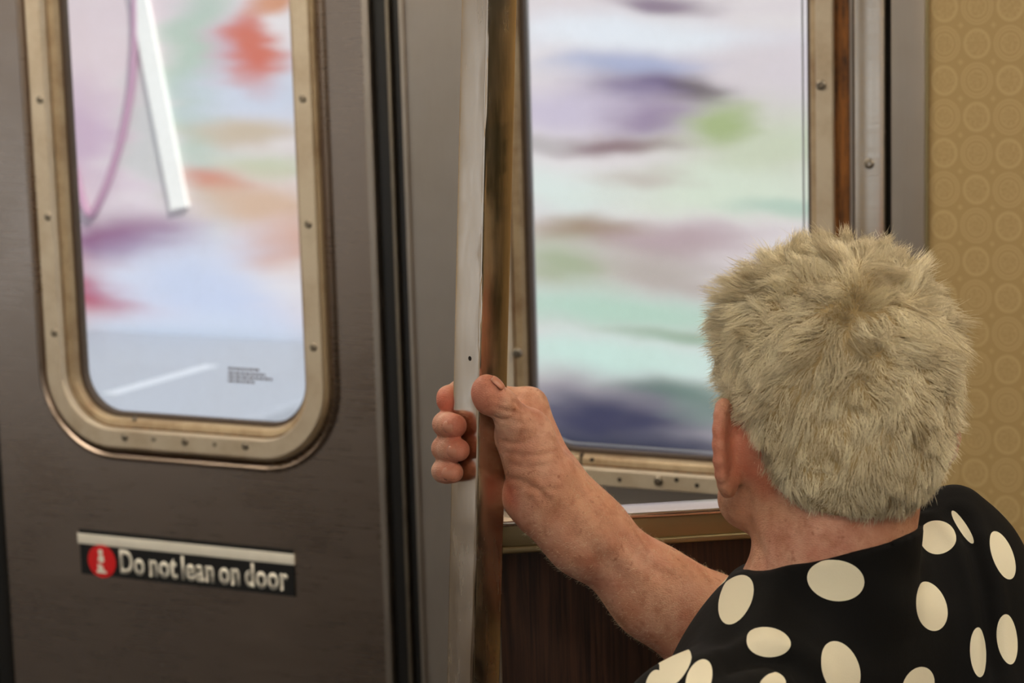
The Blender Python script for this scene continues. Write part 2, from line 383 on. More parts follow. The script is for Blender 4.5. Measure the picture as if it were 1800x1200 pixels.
# ------------------------------------------------------------------ outside: painted wall, ledge, leaning beam
YM = 2.5
n = NT('mural'); pp = n.pos(); sp = n.new('ShaderNodeSeparateXYZ'); n.put(sp.inputs[0], pp)
wob = n.noise(pp, 1.0, 4, 0.6, (1.1, 1, 7.0)); wob2 = n.noise(pp, 1.0, 3, 0.6, (1.6, 1, 3.0))
zz = n.math('ADD', sp.outputs[2], n.ramp(wob2, 0.3, 0.7, -0.03, 0.03)); xx = n.math('ADD', sp.outputs[0], n.ramp(wob, 0.3, 0.7, -0.10, 0.10))
MC = n.mix(n.ramp(wob, 0.35, 0.65), lin((226, 214, 222)), lin((236, 230, 232)))
BL = [  # px, py, rx, ry, colour, strength
 (170, 90, 110, 200, (226, 204, 212), 1), (150, 240, 70, 90, (204, 170, 200), .9), (345, 120, 60, 230, (182, 203, 188), 1), (270, 250, 40, 120, (206, 204, 206), 1), (460, 160, 120, 55, (204, 212, 234), 1),
 (420, 80, 50, 50, (208, 168, 188), .9), (452, 80, 40, 62, (228, 104, 80), 1), (490, 12, 50, 18, (228, 150, 110), 1), (430, 225, 90, 24, (208, 186, 160), 1), (470, 280, 80, 22, (204, 206, 176), 1),
 (370, 310, 60, 20, (226, 120, 100), 1), (440, 350, 130, 45, (222, 180, 150), 1), (500, 430, 80, 45, (224, 170, 150), 1),
 (210, 420, 110, 40, (150, 90, 138), 1), (165, 505, 70, 45, (196, 80, 110), 1), (360, 520, 140, 95, (198, 210, 242), 1), (330, 595, 260, 40, (206, 220, 246), 1),
 (1165, 12, 90, 16, (150, 128, 154), 1), (1110, 70, 220, 32, (236, 242, 255), 1), (1100, 125, 120, 24, (176, 184, 224), 1), (1120, 165, 110, 24, (104, 84, 138), 1), (1195, 170, 45, 24, (78, 62, 66), .9),
 (990, 200, 150, 40, (206, 192, 222), .9), (1130, 215, 80, 30, (156, 132, 172), .9), (1090, 262, 110, 16, (150, 118, 128), .95), (960, 262, 60, 16, (196, 186, 190), 1), (1330, 130, 120, 60, (226, 214, 224), 1),
 (1360, 270, 170, 78, (212, 222, 194), 1), (1245, 225, 55, 35, (176, 196, 134), 1), (990, 345, 120, 42, (226, 238, 234), 1), (1290, 345, 190, 40, (224, 238, 218), 1), (1150, 320, 70, 16, (206, 194, 186), .8),
 (1380, 370, 90, 14, (186, 216, 200), .9), (1050, 412, 100, 26, (172, 146, 116), 1), (1190, 425, 130, 30, (196, 168, 178), 1), (985, 475, 100, 40, (170, 186, 146), .9), (1170, 480, 110, 40, (190, 176, 170), .9),
 (1080, 555, 260, 38, (188, 226, 208), 1), (1200, 600, 120, 12, (150, 180, 150), .9), (1080, 640, 300, 36, (208, 242, 234), 1), (1210, 695, 110, 18, (128, 160, 146), 1), (1080, 745, 240, 58, (58, 58, 98), 1), (1240, 720, 60, 26, (120, 146, 140), .8), (1090, 790, 300, 24, (44, 48, 84), 1)]
for px, py, rx, ry, c, s in BL:
    c0 = W(px, py, YM); a = W(px+rx, py, YM)[0]-c0[0]; b = c0[2]-W(px, py+ry, YM)[2]
    ex = n.math('DIVIDE', n.math('SUBTRACT', xx, float(c0[0])), float(a)); ez = n.math('DIVIDE', n.math('SUBTRACT', zz, float(c0[2])), float(b))
    e = n.math('SQRT', n.math('ADD', n.math('MULTIPLY', ex, ex), n.math('MULTIPLY', ez, ez)))
    MC = n.mix(n.ramp(e, 0.2, 1.75, s, 0.0, True), MC, lin(tuple(0.8*v_+0.2*sum(c)/3 for v_ in c)))
n.set(color=MC, rough=0.75); M['mural'] = n.m
box('wall_outside', -12.0, 3.0, YM, YM+0.15, -1.2, 4.2, 'mural', kind='structure', label='wall outside painted with soft pastel and red graffiti colours')
box('ground_outside', -13.0, 5.0, 0.2, YM+0.2, -1.3, -1.2, 'ballast', kind='structure')
zl = Z(330, 622, YM-0.3)
lx1 = X(700, 640, YM-0.3)
box('concrete_ledge', -12.0, lx1, 0.9, YM-0.02, -1.2, zl, 'concrete', None, 0.02, label='pale grey concrete ledge outside below the painted wall', cat='ledge')
w0, w1 = W(190, 692, 1.4), W(370, 640, 2.1)
def bar(name, a, b, ra, rb, mat, parent=None, seg=10, **kw):
    a = Vector(a); b = Vector(b); d = (b-a).normalized(); s = d.orthogonal().normalized(); t = d.cross(s); V = []; F = []
    for c, r in ((a, ra), (b, rb)):
        for i in range(seg):
            an = 2*math.pi*i/seg; V.append(c+s*(r*math.cos(an))+t*(r*math.sin(an)))
    F = [(i, (i+1) % seg, seg+(i+1) % seg, seg+i) for i in range(seg)] + [tuple(range(seg)), tuple(range(2*seg-1, seg-1, -1))]
    return obj(name, V, F, mat, parent, True, **kw)
YB = YM-0.006
def hit_z(px, py, z):
    r = ray(px, py); return CAM + r*((z-CAM[2])/r[2])
la, lb = hit_z(190, 692, zl+0.002), hit_z(372, 641, zl+0.002)
dd = (lb-la); nn = np.array([-dd[1], dd[0], 0])/np.hypot(dd[0], dd[1])*0.02
obj('painted_line', [la+nn, la-nn, lb-nn, lb+nn] + [v-np.array([0, 0, 0.004]) for v in (la+nn, la-nn, lb-nn, lb+nn)], [(0, 1, 2, 3), (7, 6, 5, 4), (0, 1, 5, 4), (1, 2, 6, 5), (2, 3, 7, 6), (3, 0, 4, 7)], 'pale_paint', None, label='thin white stripe crossing the concrete ledge', cat='stripe')
# leaning white beam, flat profile, standing on the ledge
A, B = W(316, 362, YB), W(222, -120, YB)
down = A + (A-B)*((A[2]-zl)/(B[2]-A[2]))
beam = empty('slanting_beam', (A[0], YB, A[2]), label='white slanting beam fixed to the painted wall outside', cat='beam')
d = (A-B); d /= np.linalg.norm(d); sx = np.array([d[2], 0, -d[0]]); sx /= np.linalg.norm(sx); hw = 0.026
def prism(name, a, b, s, hw, hd, mat):
    V = [c + s*sg*hw + np.array([0, sy*hd, 0]) for c in (a, b) for sg, sy in ((-1, -1), (1, -1), (1, 1), (-1, 1))]
    return obj(name, V, [(0, 1, 2, 3), (7, 6, 5, 4)] + [(i, (i+1) % 4, 4+(i+1) % 4, 4+i) for i in range(4)], mat)
keep(prism('beam_bar', A, B + (B-A)*0.4, sx, hw, 0.008, 'white_paint'), beam)
keep(prism('end_cap', A - d*0.005, A + d*0.006, sx, hw*1.05, 0.009, 'white_paint'), beam)
# slack cable
pts = [W(px, py, YM-0.008) for px, py in ((236, -40), (238, 60), (232, 150), (215, 240), (190, 320), (160, 385), (146, 360), (136, 320), (128, 290))]
V = []; F = []; sg = 8
P_ = np.array(pts); tt = np.linspace(0, len(pts)-1, 40)
C_ = np.stack([np.interp(tt, range(len(pts)), P_[:, k]) for k in range(3)], 1)
for _ in range(2): C_[1:-1] = (C_[:-2]+2*C_[1:-1]+C_[2:])/4
for i, c in enumerate(C_):
    d = C_[min(i+1, 39)]-C_[max(i-1, 0)]; d /= np.linalg.norm(d); s = np.cross(d, [0, 1, 0]); s /= np.linalg.norm(s); t = np.cross(d, s)
    V += [c + 0.011*(s*math.cos(2*math.pi*k/sg)+t*math.sin(2*math.pi*k/sg)) for k in range(sg)]
    if i: F += [((i-1)*sg+k, (i-1)*sg+(k+1) % sg, i*sg+(k+1) % sg, i*sg+k) for k in range(sg)]
obj('slack_cable', V, F, 'mauve_paint', None, True, label='curved mauve cable hanging beside the slanting white beam', cat='cable')

# ------------------------------------------------------------------ sticker on the door
ysg = YD-0.0022
ax0, ax1 = X(141, 970, ysg), X(517, 1010, ysg)
zt, zb = Z(330, 948, ysg), Z(330, 1028, ysg); hs = zt-zb
sg_ = empty('door_sign', ((ax0+ax1)/2, YD, zb), label='black warning sticker with white lettering and red disc on the steel door', cat='sign')
keep(box('backing', ax0, ax1, ysg, YD+0.001, zb, zt, 'sticker_black'), sg_)
keep(box('white_stripe', ax0-0.003, ax1+0.001, ysg-0.0004, YD, zt-hs*0.32, zt-hs*0.09, 'sticker_white', None, 0.0003), sg_)
def text_mesh(s, x0, x1, z0, z1, y, mat, fat=0.02):
    cu = bpy.data.curves.new('t', 'FONT'); cu.body = s; cu.size = 1; cu.offset = fat; cu.extrude = 0.0; cu.space_character = 1.06; cu.space_word = 0.55
    to = bpy.data.objects.new('t', cu); col.objects.link(to); bpy.context.view_layer.update()
    me = bpy.data.meshes.new_from_object(to.evaluated_get(bpy.context.evaluated_depsgraph_get()))
    bpy.data.objects.remove(to); bpy.data.curves.remove(cu)
    co = np.array([v.co[:] for v in me.vertices]); lo, hi = co.min(0), co.max(0)
    for v in me.vertices:
        v.co = (x0+(v.co.x-lo[0])/(hi[0]-lo[0])*(x1-x0), y, z0+(v.co.y-lo[1])/(hi[1]-lo[1])*(z1-z0))
    bm = bmesh.new(); bm.from_mesh(me)
    r = bmesh.ops.extrude_face_region(bm, geom=bm.faces[:]); bmesh.ops.translate(bm, verts=[v for v in r['geom'] if isinstance(v, bmesh.types.BMVert)], vec=(0, -0.0004, 0))
    bmesh.ops.recalc_face_normals(bm, faces=bm.faces); bm.to_mesh(me); bm.free(); return me
tm = text_mesh('Do not lean on door', ax0+(ax1-ax0)*0.192, ax0+(ax1-ax0)*0.972, zb+hs*0.10, zb+hs*0.63, ysg-0.0002, 'sticker_white', 0.024)
keep(link('lettering', tm, 'sticker_white'), sg_)
dcx, dcz, dr = ax0+(ax1-ax0)*0.105, zb+hs*0.325, hs*0.365
V, F = lathe_y([(1, 0.0006), (1, -0.0006), (0.98, -0.0008)], 32)
keep(obj('red_disc', [(dcx+x*dr, ysg-0.0004+y, dcz+z*dr) for x, y, z in V], F, 'sticker_red'), sg_)
def flat(name, pts, y, mat, parent):
    n_ = len(pts); V = [(x, y, z) for x, z in pts] + [(x, y+0.0004, z) for x, z in pts]
    return keep(obj(name, V, [tuple(range(n_)), tuple(range(2*n_-1, n_-1, -1))] + [(i, (i+1) % n_, n_+(i+1) % n_, n_+i) for i in range(n_)], mat), parent)
yf = ysg-0.0016
def dp(pts): return [(dcx+x*dr, dcz+z*dr) for x, z in pts]
flat('figure_head', dp([(-0.05+0.17*math.cos(a*math.pi/6), 0.58+0.17*math.sin(a*math.pi/6)) for a in range(12)]), yf, 'sticker_white', sg_)
flat('figure_body', dp([(-0.18, 0.38), (0.12, 0.40), (0.20, 0.05), (0.02, -0.12), (-0.12, -0.02), (-0.26, 0.05)]), yf, 'sticker_white', sg_)
flat('figure_legs', dp([(-0.36, -0.72), (-0.40, -0.58), (-0.26, -0.50), (-0.30, -0.15), (-0.10, -0.20), (0.10, -0.35), (0.12, -0.52), (0.32, -0.60), (0.30, -0.72)]), yf, 'sticker_white', sg_)
# tiny print on the door glass
zy = YD+0.0203
dc = empty('window_decal', (X(437, 655, zy), zy, Z(437, 655, zy)), label='small grey block of fine print on the door glass', cat='decal')
for j, (y0, xe) in enumerate(((645, 455), (653, 466), (660, 478), (667, 447))):
    x = 401
    while x < xe:
        wd = random.uniform(4, 11); a = W(x, y0+(x-401)*0.06, zy); b = W(min(x+wd, xe), y0+4.6+(x-401)*0.06, zy)
        keep(box('print_word', a[0], b[0], zy-0.0003, zy+0.001, b[2], a[2], 'decal_grey'), dc); x += wd+2.0

# ------------------------------------------------------------------ post and low partition
SL = 0.0000758*1.0
def pxF(y): return 858-28*y/1200.0
def dF(y): return 1.92 + (y-750)*0.0000755*1.0
def Q(mx, off, py):      # millimetres right of and behind the post's front edge, at picture row py
    return P(pxF(py), py, dF(py)) + RT*(mx/1000.0) + FW*(off/1000.0)
FLAT = np.array([-math.sin(YAW), math.cos(YAW), 0.0])
pt, pb = P(pxF(0), 0, dF(0)), P(pxF(1200), 1200, dF(1200))
ax = (pt-pb)/np.linalg.norm(pt-pb)
def on_post(z): return pb + ax*((z-pb[2])/ax[2])
cs = np.array([(0, 0), (24.2, 21), (2.9, 44), (-22.8, 23)])/1000.0
def post_ring(c, k):      # rounded square section
    out = []; m = cs.mean(0)
    for i in range(4):
        p0, p1, p2 = cs[i-1], cs[i], cs[(i+1) % 4]; r = 0.0030
        a = p1+(p0-p1)/np.linalg.norm(p0-p1)*r; b = p1+(p2-p1)/np.linalg.norm(p2-p1)*r
        for t in (0, 0.25, 0.5, 0.75, 1): out.append((1-t)**2*a+2*t*(1-t)*p1+t*t*b)
    return [c + RT*q[0] + FLAT*q[1] for q in out]
zsamp = np.concatenate([[0.0, 0.5], np.linspace(0.8, 1.6, 60), [1.9, ZC]])
V = []; F = []
for i, z in enumerate(zsamp):
    rg = post_ring(on_post(z), 0); nrg = len(rg)
    for k, v in enumerate(rg):
        if k < 5 and 2 < i < 60: v = v + FLAT*max(0, random.gauss(0, 0.00022))     # small dents along the front edge
        V.append(v)
    if i: F += [((i-1)*nrg+k, (i-1)*nrg+(k+1) % nrg, i*nrg+(k+1) % nrg, i*nrg+k) for k in range(nrg)]
F += [tuple(range(nrg)), tuple(range(len(V)-1, len(V)-1-nrg, -1))]
pst = empty('grab_post', tuple(on_post(0.0)), label='worn square steel grab post held by the seated person', cat='post')
sh = obj('shaft', V, F, 'post_steel', None, True); autosmooth(sh, 20); keep(sh, pst)
w = Q(-8, 8, 630); bt = obj('rivet', *lathe_y([(0.0022, 0.002), (0.0022, -0.0006), (0.0008, -0.001)], 10), 'hole'); bt.location = w; bt.rotation_euler = (0, 0, YAW-math.radians(47)); keep(bt, pst)
for nm, zc in (('floor_flange', 0.004), ('ceiling_flange', ZC-0.012)):
    c = on_post(zc); V, F = lathe_y([(0.05, 0.008), (0.05, 0.0), (0.046, -0.004), (0.02, -0.004)], 24)
    c = c + RT*0.002+FLAT*0.022
    keep(obj(nm, [(c[0]+x, c[1]+zq, c[2]-y*(1 if zc > 1 else -1)*-1) for x, y, zq in V], F, 'post_steel', None, True), pst)

pa, pe = P(880, 960, 2.045), P(1310, 937, 2.075)
pd = pe-pa; pd[2] = 0; pd /= np.linalg.norm(pd); pn_ = np.array([-pd[1], pd[0], 0])
LW = 0.30
start = P(868, 960, 2.045)
def PV(s, t, z): return start*np.array([1, 1, 0]) + pd*s + pn_*t + np.array([0, 0, z])
def pbox(name, s0, s1, t0, t1, z0, z1, mat, bevel=0.0):
    bm = bmesh.new(); bmesh.ops.create_cube(bm, size=1)
    for v in bm.verts: v.co = (s0+(v.co.x+0.5)*(s1-s0), t0+(v.co.y+0.5)*(t1-t0), z0+(v.co.z+0.5)*(z1-z0))
    if bevel: bmesh.ops.bevel(bm, geom=bm.edges[:], offset=bevel, segments=3, profile=0.5, affect='EDGES')
    for v in bm.verts: v.co = Vector(PV(v.co.x, v.co.y, v.co.z))
    me = bpy.data.meshes.new(name); bm.to_mesh(me); bm.free(); return link(name, me, mat, None, bool(bevel))
zA = P(1180, 952, 2.065)[2]; zB = P(1180, 907, 2.06)[2]; zT = P(1180, 874, 2.06)[2]
part = empty('low_partition', tuple(PV(LW/2, 0.02, 0)), label='low wood-grain partition with steel cap rail behind the forearm', cat='partition')
keep(pbox('wood_panel', 0.0, LW, 0.002, 0.022, 0.05, zA+0.006, 'wood'), part)
keep(pbox('cap_rail', 0.0, LW, -0.004, 0.028, zA+0.004, zB+0.002, 'cap_steel', 0.002), part)
keep(pbox('top_strip', 0.0, LW, -0.007, 0.031, zB, zB+0.0055, 'pilaster_steel', 0.0018), part)
keep(pbox('bottom_bead', 0.0, LW, -0.0065, 0.026, zA-0.001, zA+0.005, 'cap_steel', 0.0015), part)
keep(pbox('end_tube', -0.012, 0.003, -0.012, 0.026, 0.0, zB+0.004, 'jamb_steel', 0.003), part)
keep(pbox('end_tube', LW-0.003, LW+0.012, -0.012, 0.026, 0.0, zB+0.004, 'jamb_steel', 0.003), part)
for zz_ in (0.35, 0.8):
    c = on_post(zz_) + RT*0.002 + FLAT*0.03; e = PV(-0.004, 0.005, zz_)
    keep(bar('tie_bracket', c, e, 0.007, 0.007, 'jamb_steel'), part)
#PERSON
# ------------------------------------------------------------------ signed-distance modelling for the figure
class Field:
    def __init__(s, lo, hi, h):
        s.h = h; s.lo = np.array(lo, float); s.n = np.ceil((np.array(hi)-s.lo)/h).astype(int)+1
        s.D = np.full(s.n, 0.08, np.float32)
    def _win(s, lo, hi, m):
        a = np.clip(np.floor((lo-m-s.lo)/s.h).astype(int), 0, s.n-1); b = np.clip(np.ceil((hi+m-s.lo)/s.h).astype(int)+1, 1, s.n)
        if np.any(b <= a): return None
        g = [(s.lo[k]+s.h*np.arange(a[k], b[k])).astype(np.float32) for k in range(3)]
        return (slice(a[0], b[0]), slice(a[1], b[1]), slice(a[2], b[2])), g[0][:, None, None], g[1][None, :, None], g[2][None, None, :]
    def _join(s, w, d, k, cut=False):
        o = s.D[w]
        if cut:
            d = -d; h = np.maximum(k-np.abs(o-d), 0)/k; s.D[w] = np.maximum(o, d)+h*h*k*0.25
        else:
            h = np.maximum(k-np.abs(o-d), 0)/k; s.D[w] = np.minimum(o, d)-h*h*k*0.25
    def cone(s, a, b, ra, rb, k=0.006, cut=False):
        a = np.array(a, float); b = np.array(b, float); r = max(ra, rb)+k+0.012
        w = s._win(np.minimum(a, b), np.maximum(a, b), r)
        if w is None: return
        sl, x, y, z = w; ba = b-a; l2 = ba@ba
        dx, dy, dz = x-a[0], y-a[1], z-a[2]
        t = np.clip((dx*ba[0]+dy*ba[1]+dz*ba[2])/l2, 0, 1)
        d = np.sqrt((dx-t*ba[0])**2+(dy-t*ba[1])**2+(dz-t*ba[2])**2)-(ra+(rb-ra)*t)
        s._join(sl, d.astype(np.float32), k, cut)
    def chain(s, pts, k=0.006, kj=None):
        for (a, ra), (b, rb) in zip(pts[:-1], pts[1:]): s.cone(a, b, ra, rb, k)
    def ell(s, c, R, axes, k=0.01, cut=False):
        c = np.array(c, float); m = max(R)+k+0.012; w = s._win(c, c, m)
        if w is None: return
        sl, x, y, z = w; dx, dy, dz = x-c[0], y-c[1], z-c[2]; q = []; q2 = []
        for e, r in zip(axes, R):
            v = dx*e[0]+dy*e[1]+dz*e[2]; q.append((v/r)**2); q2.append((v/(r*r))**2)
        k0 = np.sqrt(q[0]+q[1]+q[2]); k1 = np.sqrt(q2[0]+q2[1]+q2[2])+1e-9
        s._join(sl, (k0*(k0-1)/k1).astype(np.float32), k, cut)
    def above(s, c, nrm, c2, rad):       # cut the half space above a plane, only within a sphere
        x, y, z = [(s.lo[i]+s.h*np.arange(s.n[i])).astype(np.float32) for i in range(3)]
        x, y, z = x[:, None, None], y[None, :, None], z[None, None, :]
        d = (x-c[0])*nrm[0]+(y-c[1])*nrm[1]+(z-c[2])*nrm[2]
        q = np.sqrt((x-c2[0])**2+(y-c2[1])**2+(z-c2[2])**2)-rad
        s.D = np.maximum(s.D, np.minimum(d, -q).astype(np.float32))
    def slab(s, c, nrm, k=0.004):          # cut away everything on the +nrm side of a plane
        x, y, z = [(s.lo[i]+s.h*np.arange(s.n[i])).astype(np.float32) for i in range(3)]
        d = (x[:, None, None]-c[0])*nrm[0]+(y[None, :, None]-c[1])*nrm[1]+(z[None, None, :]-c[2])*nrm[2]
        s.D = np.maximum(s.D, d.astype(np.float32))
    def mesh(s, name, smooth_iter=1):
        D = s.D; I = D < 0; nx, ny, nz = D.shape
        cnt = np.zeros((nx-1, ny-1, nz-1), np.int8)
        C = [(i, j, k) for i in (0, 1) for j in (0, 1) for k in (0, 1)]
        for i, j, k in C: cnt += I[i:nx-1+i, j:ny-1+j, k:nz-1+k]
        act = np.argwhere((cnt > 0) & (cnt < 8)); idx = np.full(cnt.shape, -1, np.int32); idx[tuple(act.T)] = np.arange(len(act))
        val = {c: D[act[:, 0]+c[0], act[:, 1]+c[1], act[:, 2]+c[2]] for c in C}
        acc = np.zeros((len(act), 3)); num = np.zeros(len(act))
        for c in C:
            for ax_ in range(3):
                if c[ax_]: continue
                e = list(c); e[ax_] = 1; va, vb = val[c], val[tuple(e)]; m = (va < 0) != (vb < 0)
                t = np.where(m, va/np.where(m, va-vb, 1), 0); p_ = np.tile(np.array(c, float), (len(act), 1)); p_[:, ax_] += t
                acc += p_*m[:, None]; num += m
        V = (act+acc/num[:, None])*s.h+s.lo
        F = []
        for ax_ in range(3):
            a1, a2 = [(1, 2), (2, 0), (0, 1)][ax_]
            sa = [slice(None)]*3; sb = [slice(None)]*3; sa[ax_] = slice(0, -1); sb[ax_] = slice(1, None)
            A_, B_ = I[tuple(sa)], I[tuple(sb)]; ed = np.argwhere(A_ != B_)
            ed = ed[(ed[:, a1] > 0) & (ed[:, a2] > 0) & (ed[:, a1] < D.shape[a1]-1) & (ed[:, a2] < D.shape[a2]-1)]
            if not len(ed): continue
            ins = A_[tuple(ed.T)]
            def g(o1, o2):
                e = ed.copy(); e[:, a1] += o1; e[:, a2] += o2; return idx[tuple(e.T)]
            q_ = np.stack([g(-1, -1), g(0, -1), g(0, 0), g(-1, 0)], 1)
            q_[~ins] = q_[~ins][:, ::-1]; F.append(q_)
        F = np.concatenate(F); F = F[(F >= 0).all(1)]
        num = np.bincount(F.ravel(), minlength=len(V)).astype(float)
        for it in range(smooth_iter*2):
            acc = np.zeros_like(V)
            for a_, b_ in ((0, 1), (1, 2), (2, 3), (3, 0)):
                for k in range(3): acc[:, k] += np.bincount(F[:, a_], V[F[:, b_], k], len(V))
            V = V + (0.6 if it % 2 == 0 else -0.62)*(acc/np.maximum(num, 1)[:, None]-V)
        return mesh_np(name, V, F)
def mesh_np(name, V, F):
    me = bpy.data.meshes.new(name); k = F.shape[1]
    me.vertices.add(len(V)); me.vertices.foreach_set('co', np.ascontiguousarray(V, np.float32).ravel())
    me.loops.add(F.size); me.loops.foreach_set('vertex_index', np.ascontiguousarray(F, np.int32).ravel())
    me.polygons.add(len(F)); me.polygons.foreach_set('loop_start', np.arange(0, F.size, k, dtype=np.int32))
    me.polygons.foreach_set('loop_total', np.full(len(F), k, np.int32))
    me.update(calc_edges=True); me.validate(); return me

# ------------------------------------------------------------------ figure materials
n = NT('skin'); p = n.pos()
bl_ = n.noise(p, 38, 4, 0.6); sp1 = n.noise(p, 120, 2, 0.5); sp2 = n.noise(p, 210, 2, 0.5); md = n.noise(p, 12, 2, 0.5)
c = n.mix(n.ramp(bl_, 0.35, 0.68), lin((212, 164, 140)), lin((186, 124, 102)))
c = n.mix(n.ramp(md, 0.42, 0.62, 0, 0.5), c, lin((196, 140, 104)))
c = n.mix(n.ramp(n.noise(p, 70, 5, 0.7), 0.50, 0.66, 0, 0.55), c, lin((160, 102, 74)))
c = n.mix(n.ramp(sp1, 0.66, 0.74, 0, 0.55), c, lin((140, 78, 50)))
c = n.mix(n.ramp(sp2, 0.70, 0.76, 0, 0.45), c, lin((128, 66, 46)))
n.set(color=c, rough=0.5, sss=0.18, sssr=(1.0, 0.35, 0.2), ssss=0.006, spec=0.35)
SKIN = n; SKINC = c
wr = n.new('ShaderNodeTexVoronoi', feature='DISTANCE_TO_EDGE'); n.put(wr.inputs['Vector'], n.vmath('ADD', n.vmath('MULTIPLY', p, (1, 1, 1.9)), (0, 0, 0))); wr.inputs['Scale'].default_value = 330
h1 = n.math('ADD', n.ramp(wr.outputs['Distance'], 0, 0.25, 0, 0.4), n.math('MULTIPLY', n.noise(p, 160, 4, 0.65), 1.0))
h1 = n.math('ADD', h1, n.math('MULTIPLY', n.noise(p, 60, 3, 0.6, (1, 1, 2.6)), 1.3))
n.bump(h1, 0.45, 0.0012); M['skin'] = n.m
n = NT('grey_hair'); ob = n.new('ShaderNodeAttribute', attribute_name='tint')
n.set(color=n.mix(ob.outputs['Fac'], lin((166, 144, 104)), lin((255, 244, 214))), rough=0.55, spec=0.3); M['grey_hair'] = n.m
n = NT('hair_under'); n.set(color=lin((176, 154, 112)), rough=0.8); n.bump(n.noise(n.pos(), 300, 3, 0.6), 0.4, 0.002); M['hair_under'] = n.m

# ------------------------------------------------------------------ the seated person
UPW = np.array([0, 0, 1.0])
def facing(deg):           # horizontal direction, degrees left of the viewing direction
    a = YAW+math.radians(deg); return np.array([-math.sin(a), math.cos(a), 0.0])
def basis(deg, tilt=0.0, nod=0.0):
    f = facing(deg); l = np.array([-f[1], f[0], 0.0]); u = UPW.copy()
    f, u = f*math.cos(nod)-u*math.sin(nod), u*math.cos(nod)+f*math.sin(nod)
    l, u = l*math.cos(tilt)-u*math.sin(tilt), u*math.cos(tilt)+l*math.sin(tilt)
    return f, l, u
HC = P(1464, 654, 1.75)
fh, lh, uh = basis(17, 0.0, 0.06)
def H(f, l, u): return HC + fh*f + lh*l + uh*u
C7 = P(1505, 985, 1.735)
fb, lb_, ub = basis(50)
def B3(f, l, u): return C7 + fb*f + lb_*l + UPW*u
person = empty('person', (HC[0], HC[1], 0.0), label='seated person with short white hair in a black polka dot top', cat='person')

def head_parts(S, g=0.0):
    S.ell(H(0.000, 0, 0.006), (0.092+g, 0.073+g, 0.082+g), (fh, lh, uh), 0.02)
    S.ell(H(-0.022, 0, -0.010), (0.074+g, 0.072+g, 0.080+g), (fh, lh, uh), 0.02)
def neck_parts(S, g=0.0):
    S.cone(H(-0.012, 0, -0.075), C7 + fb*0.030 - UPW*0.035, 0.056+g, 0.055+g, 0.02)
    S.cone(H(-0.022, 0, -0.09), C7 + fb*0.018 - UPW*0.02, 0.050+g, 0.052+g, 0.02)
    for sgn in (-1, 1): S.cone(H(-0.015, sgn*0.055, -0.07), C7 + fb*0.062 - UPW*0.05 + lb_*sgn*0.012, 0.014+g, 0.012+g, 0.014)
JL = P(1228, 1302, 1.63); JR = P(1652, 1020, 1.86)
def torso_parts(S, g=0.0):
    S.ell(B3(0.05, 0.0, -0.20), (0.098+g, 0.165+g, 0.20+g), (fb, lb_, UPW), 0.03)
    S.ell(B3(0.055, 0.0, -0.38), (0.105+g, 0.15+g, 0.17+g), (fb, lb_, UPW), 0.04)
    S.cone(C7 + fb*0.030 - UPW*0.050, JL, 0.046+g, 0.046+g, 0.03)
    S.cone(C7 + fb*0.028 - UPW*0.030, JR, 0.040+g, 0.050+g, 0.03)
    S.cone(B3(0.022, -0.01, -0.075), JR - UPW*0.045, 0.052+g, 0.052+g, 0.04)
    S.ell(JL-UPW*0.02, (0.052+g, 0.052+g, 0.062+g), (fb, lb_, UPW), 0.03)
    S.ell(JR, (0.056+g, 0.056+g, 0.060+g), (fb, lb_, UPW), 0.03)
EL = P(1335, 1140, 1.985)
WR = P(950, 852, 1.945)
LEL = JL + np.array(fb)*0.05 - UPW*0.245
LWR = LEL + facing(58)*0.19 - UPW*0.005

lo_ = np.min([P(745, 900, 1.9), JL-0.12, JR-0.1, EL-0.06, HC-0.12], axis=0); hi_ = np.max([P(745, 640, 1.9)+0.02, JL+0.1, JR+0.1, EL+0.06, HC+0.14, P(940, 700, 1.99)+0.02], axis=0)
lo_[2] = C7[2]-0.30; lo_[:2] -= 0.045; hi_ += 0.03
body = Field(lo_, hi_, 0.0018)
head_parts(body)
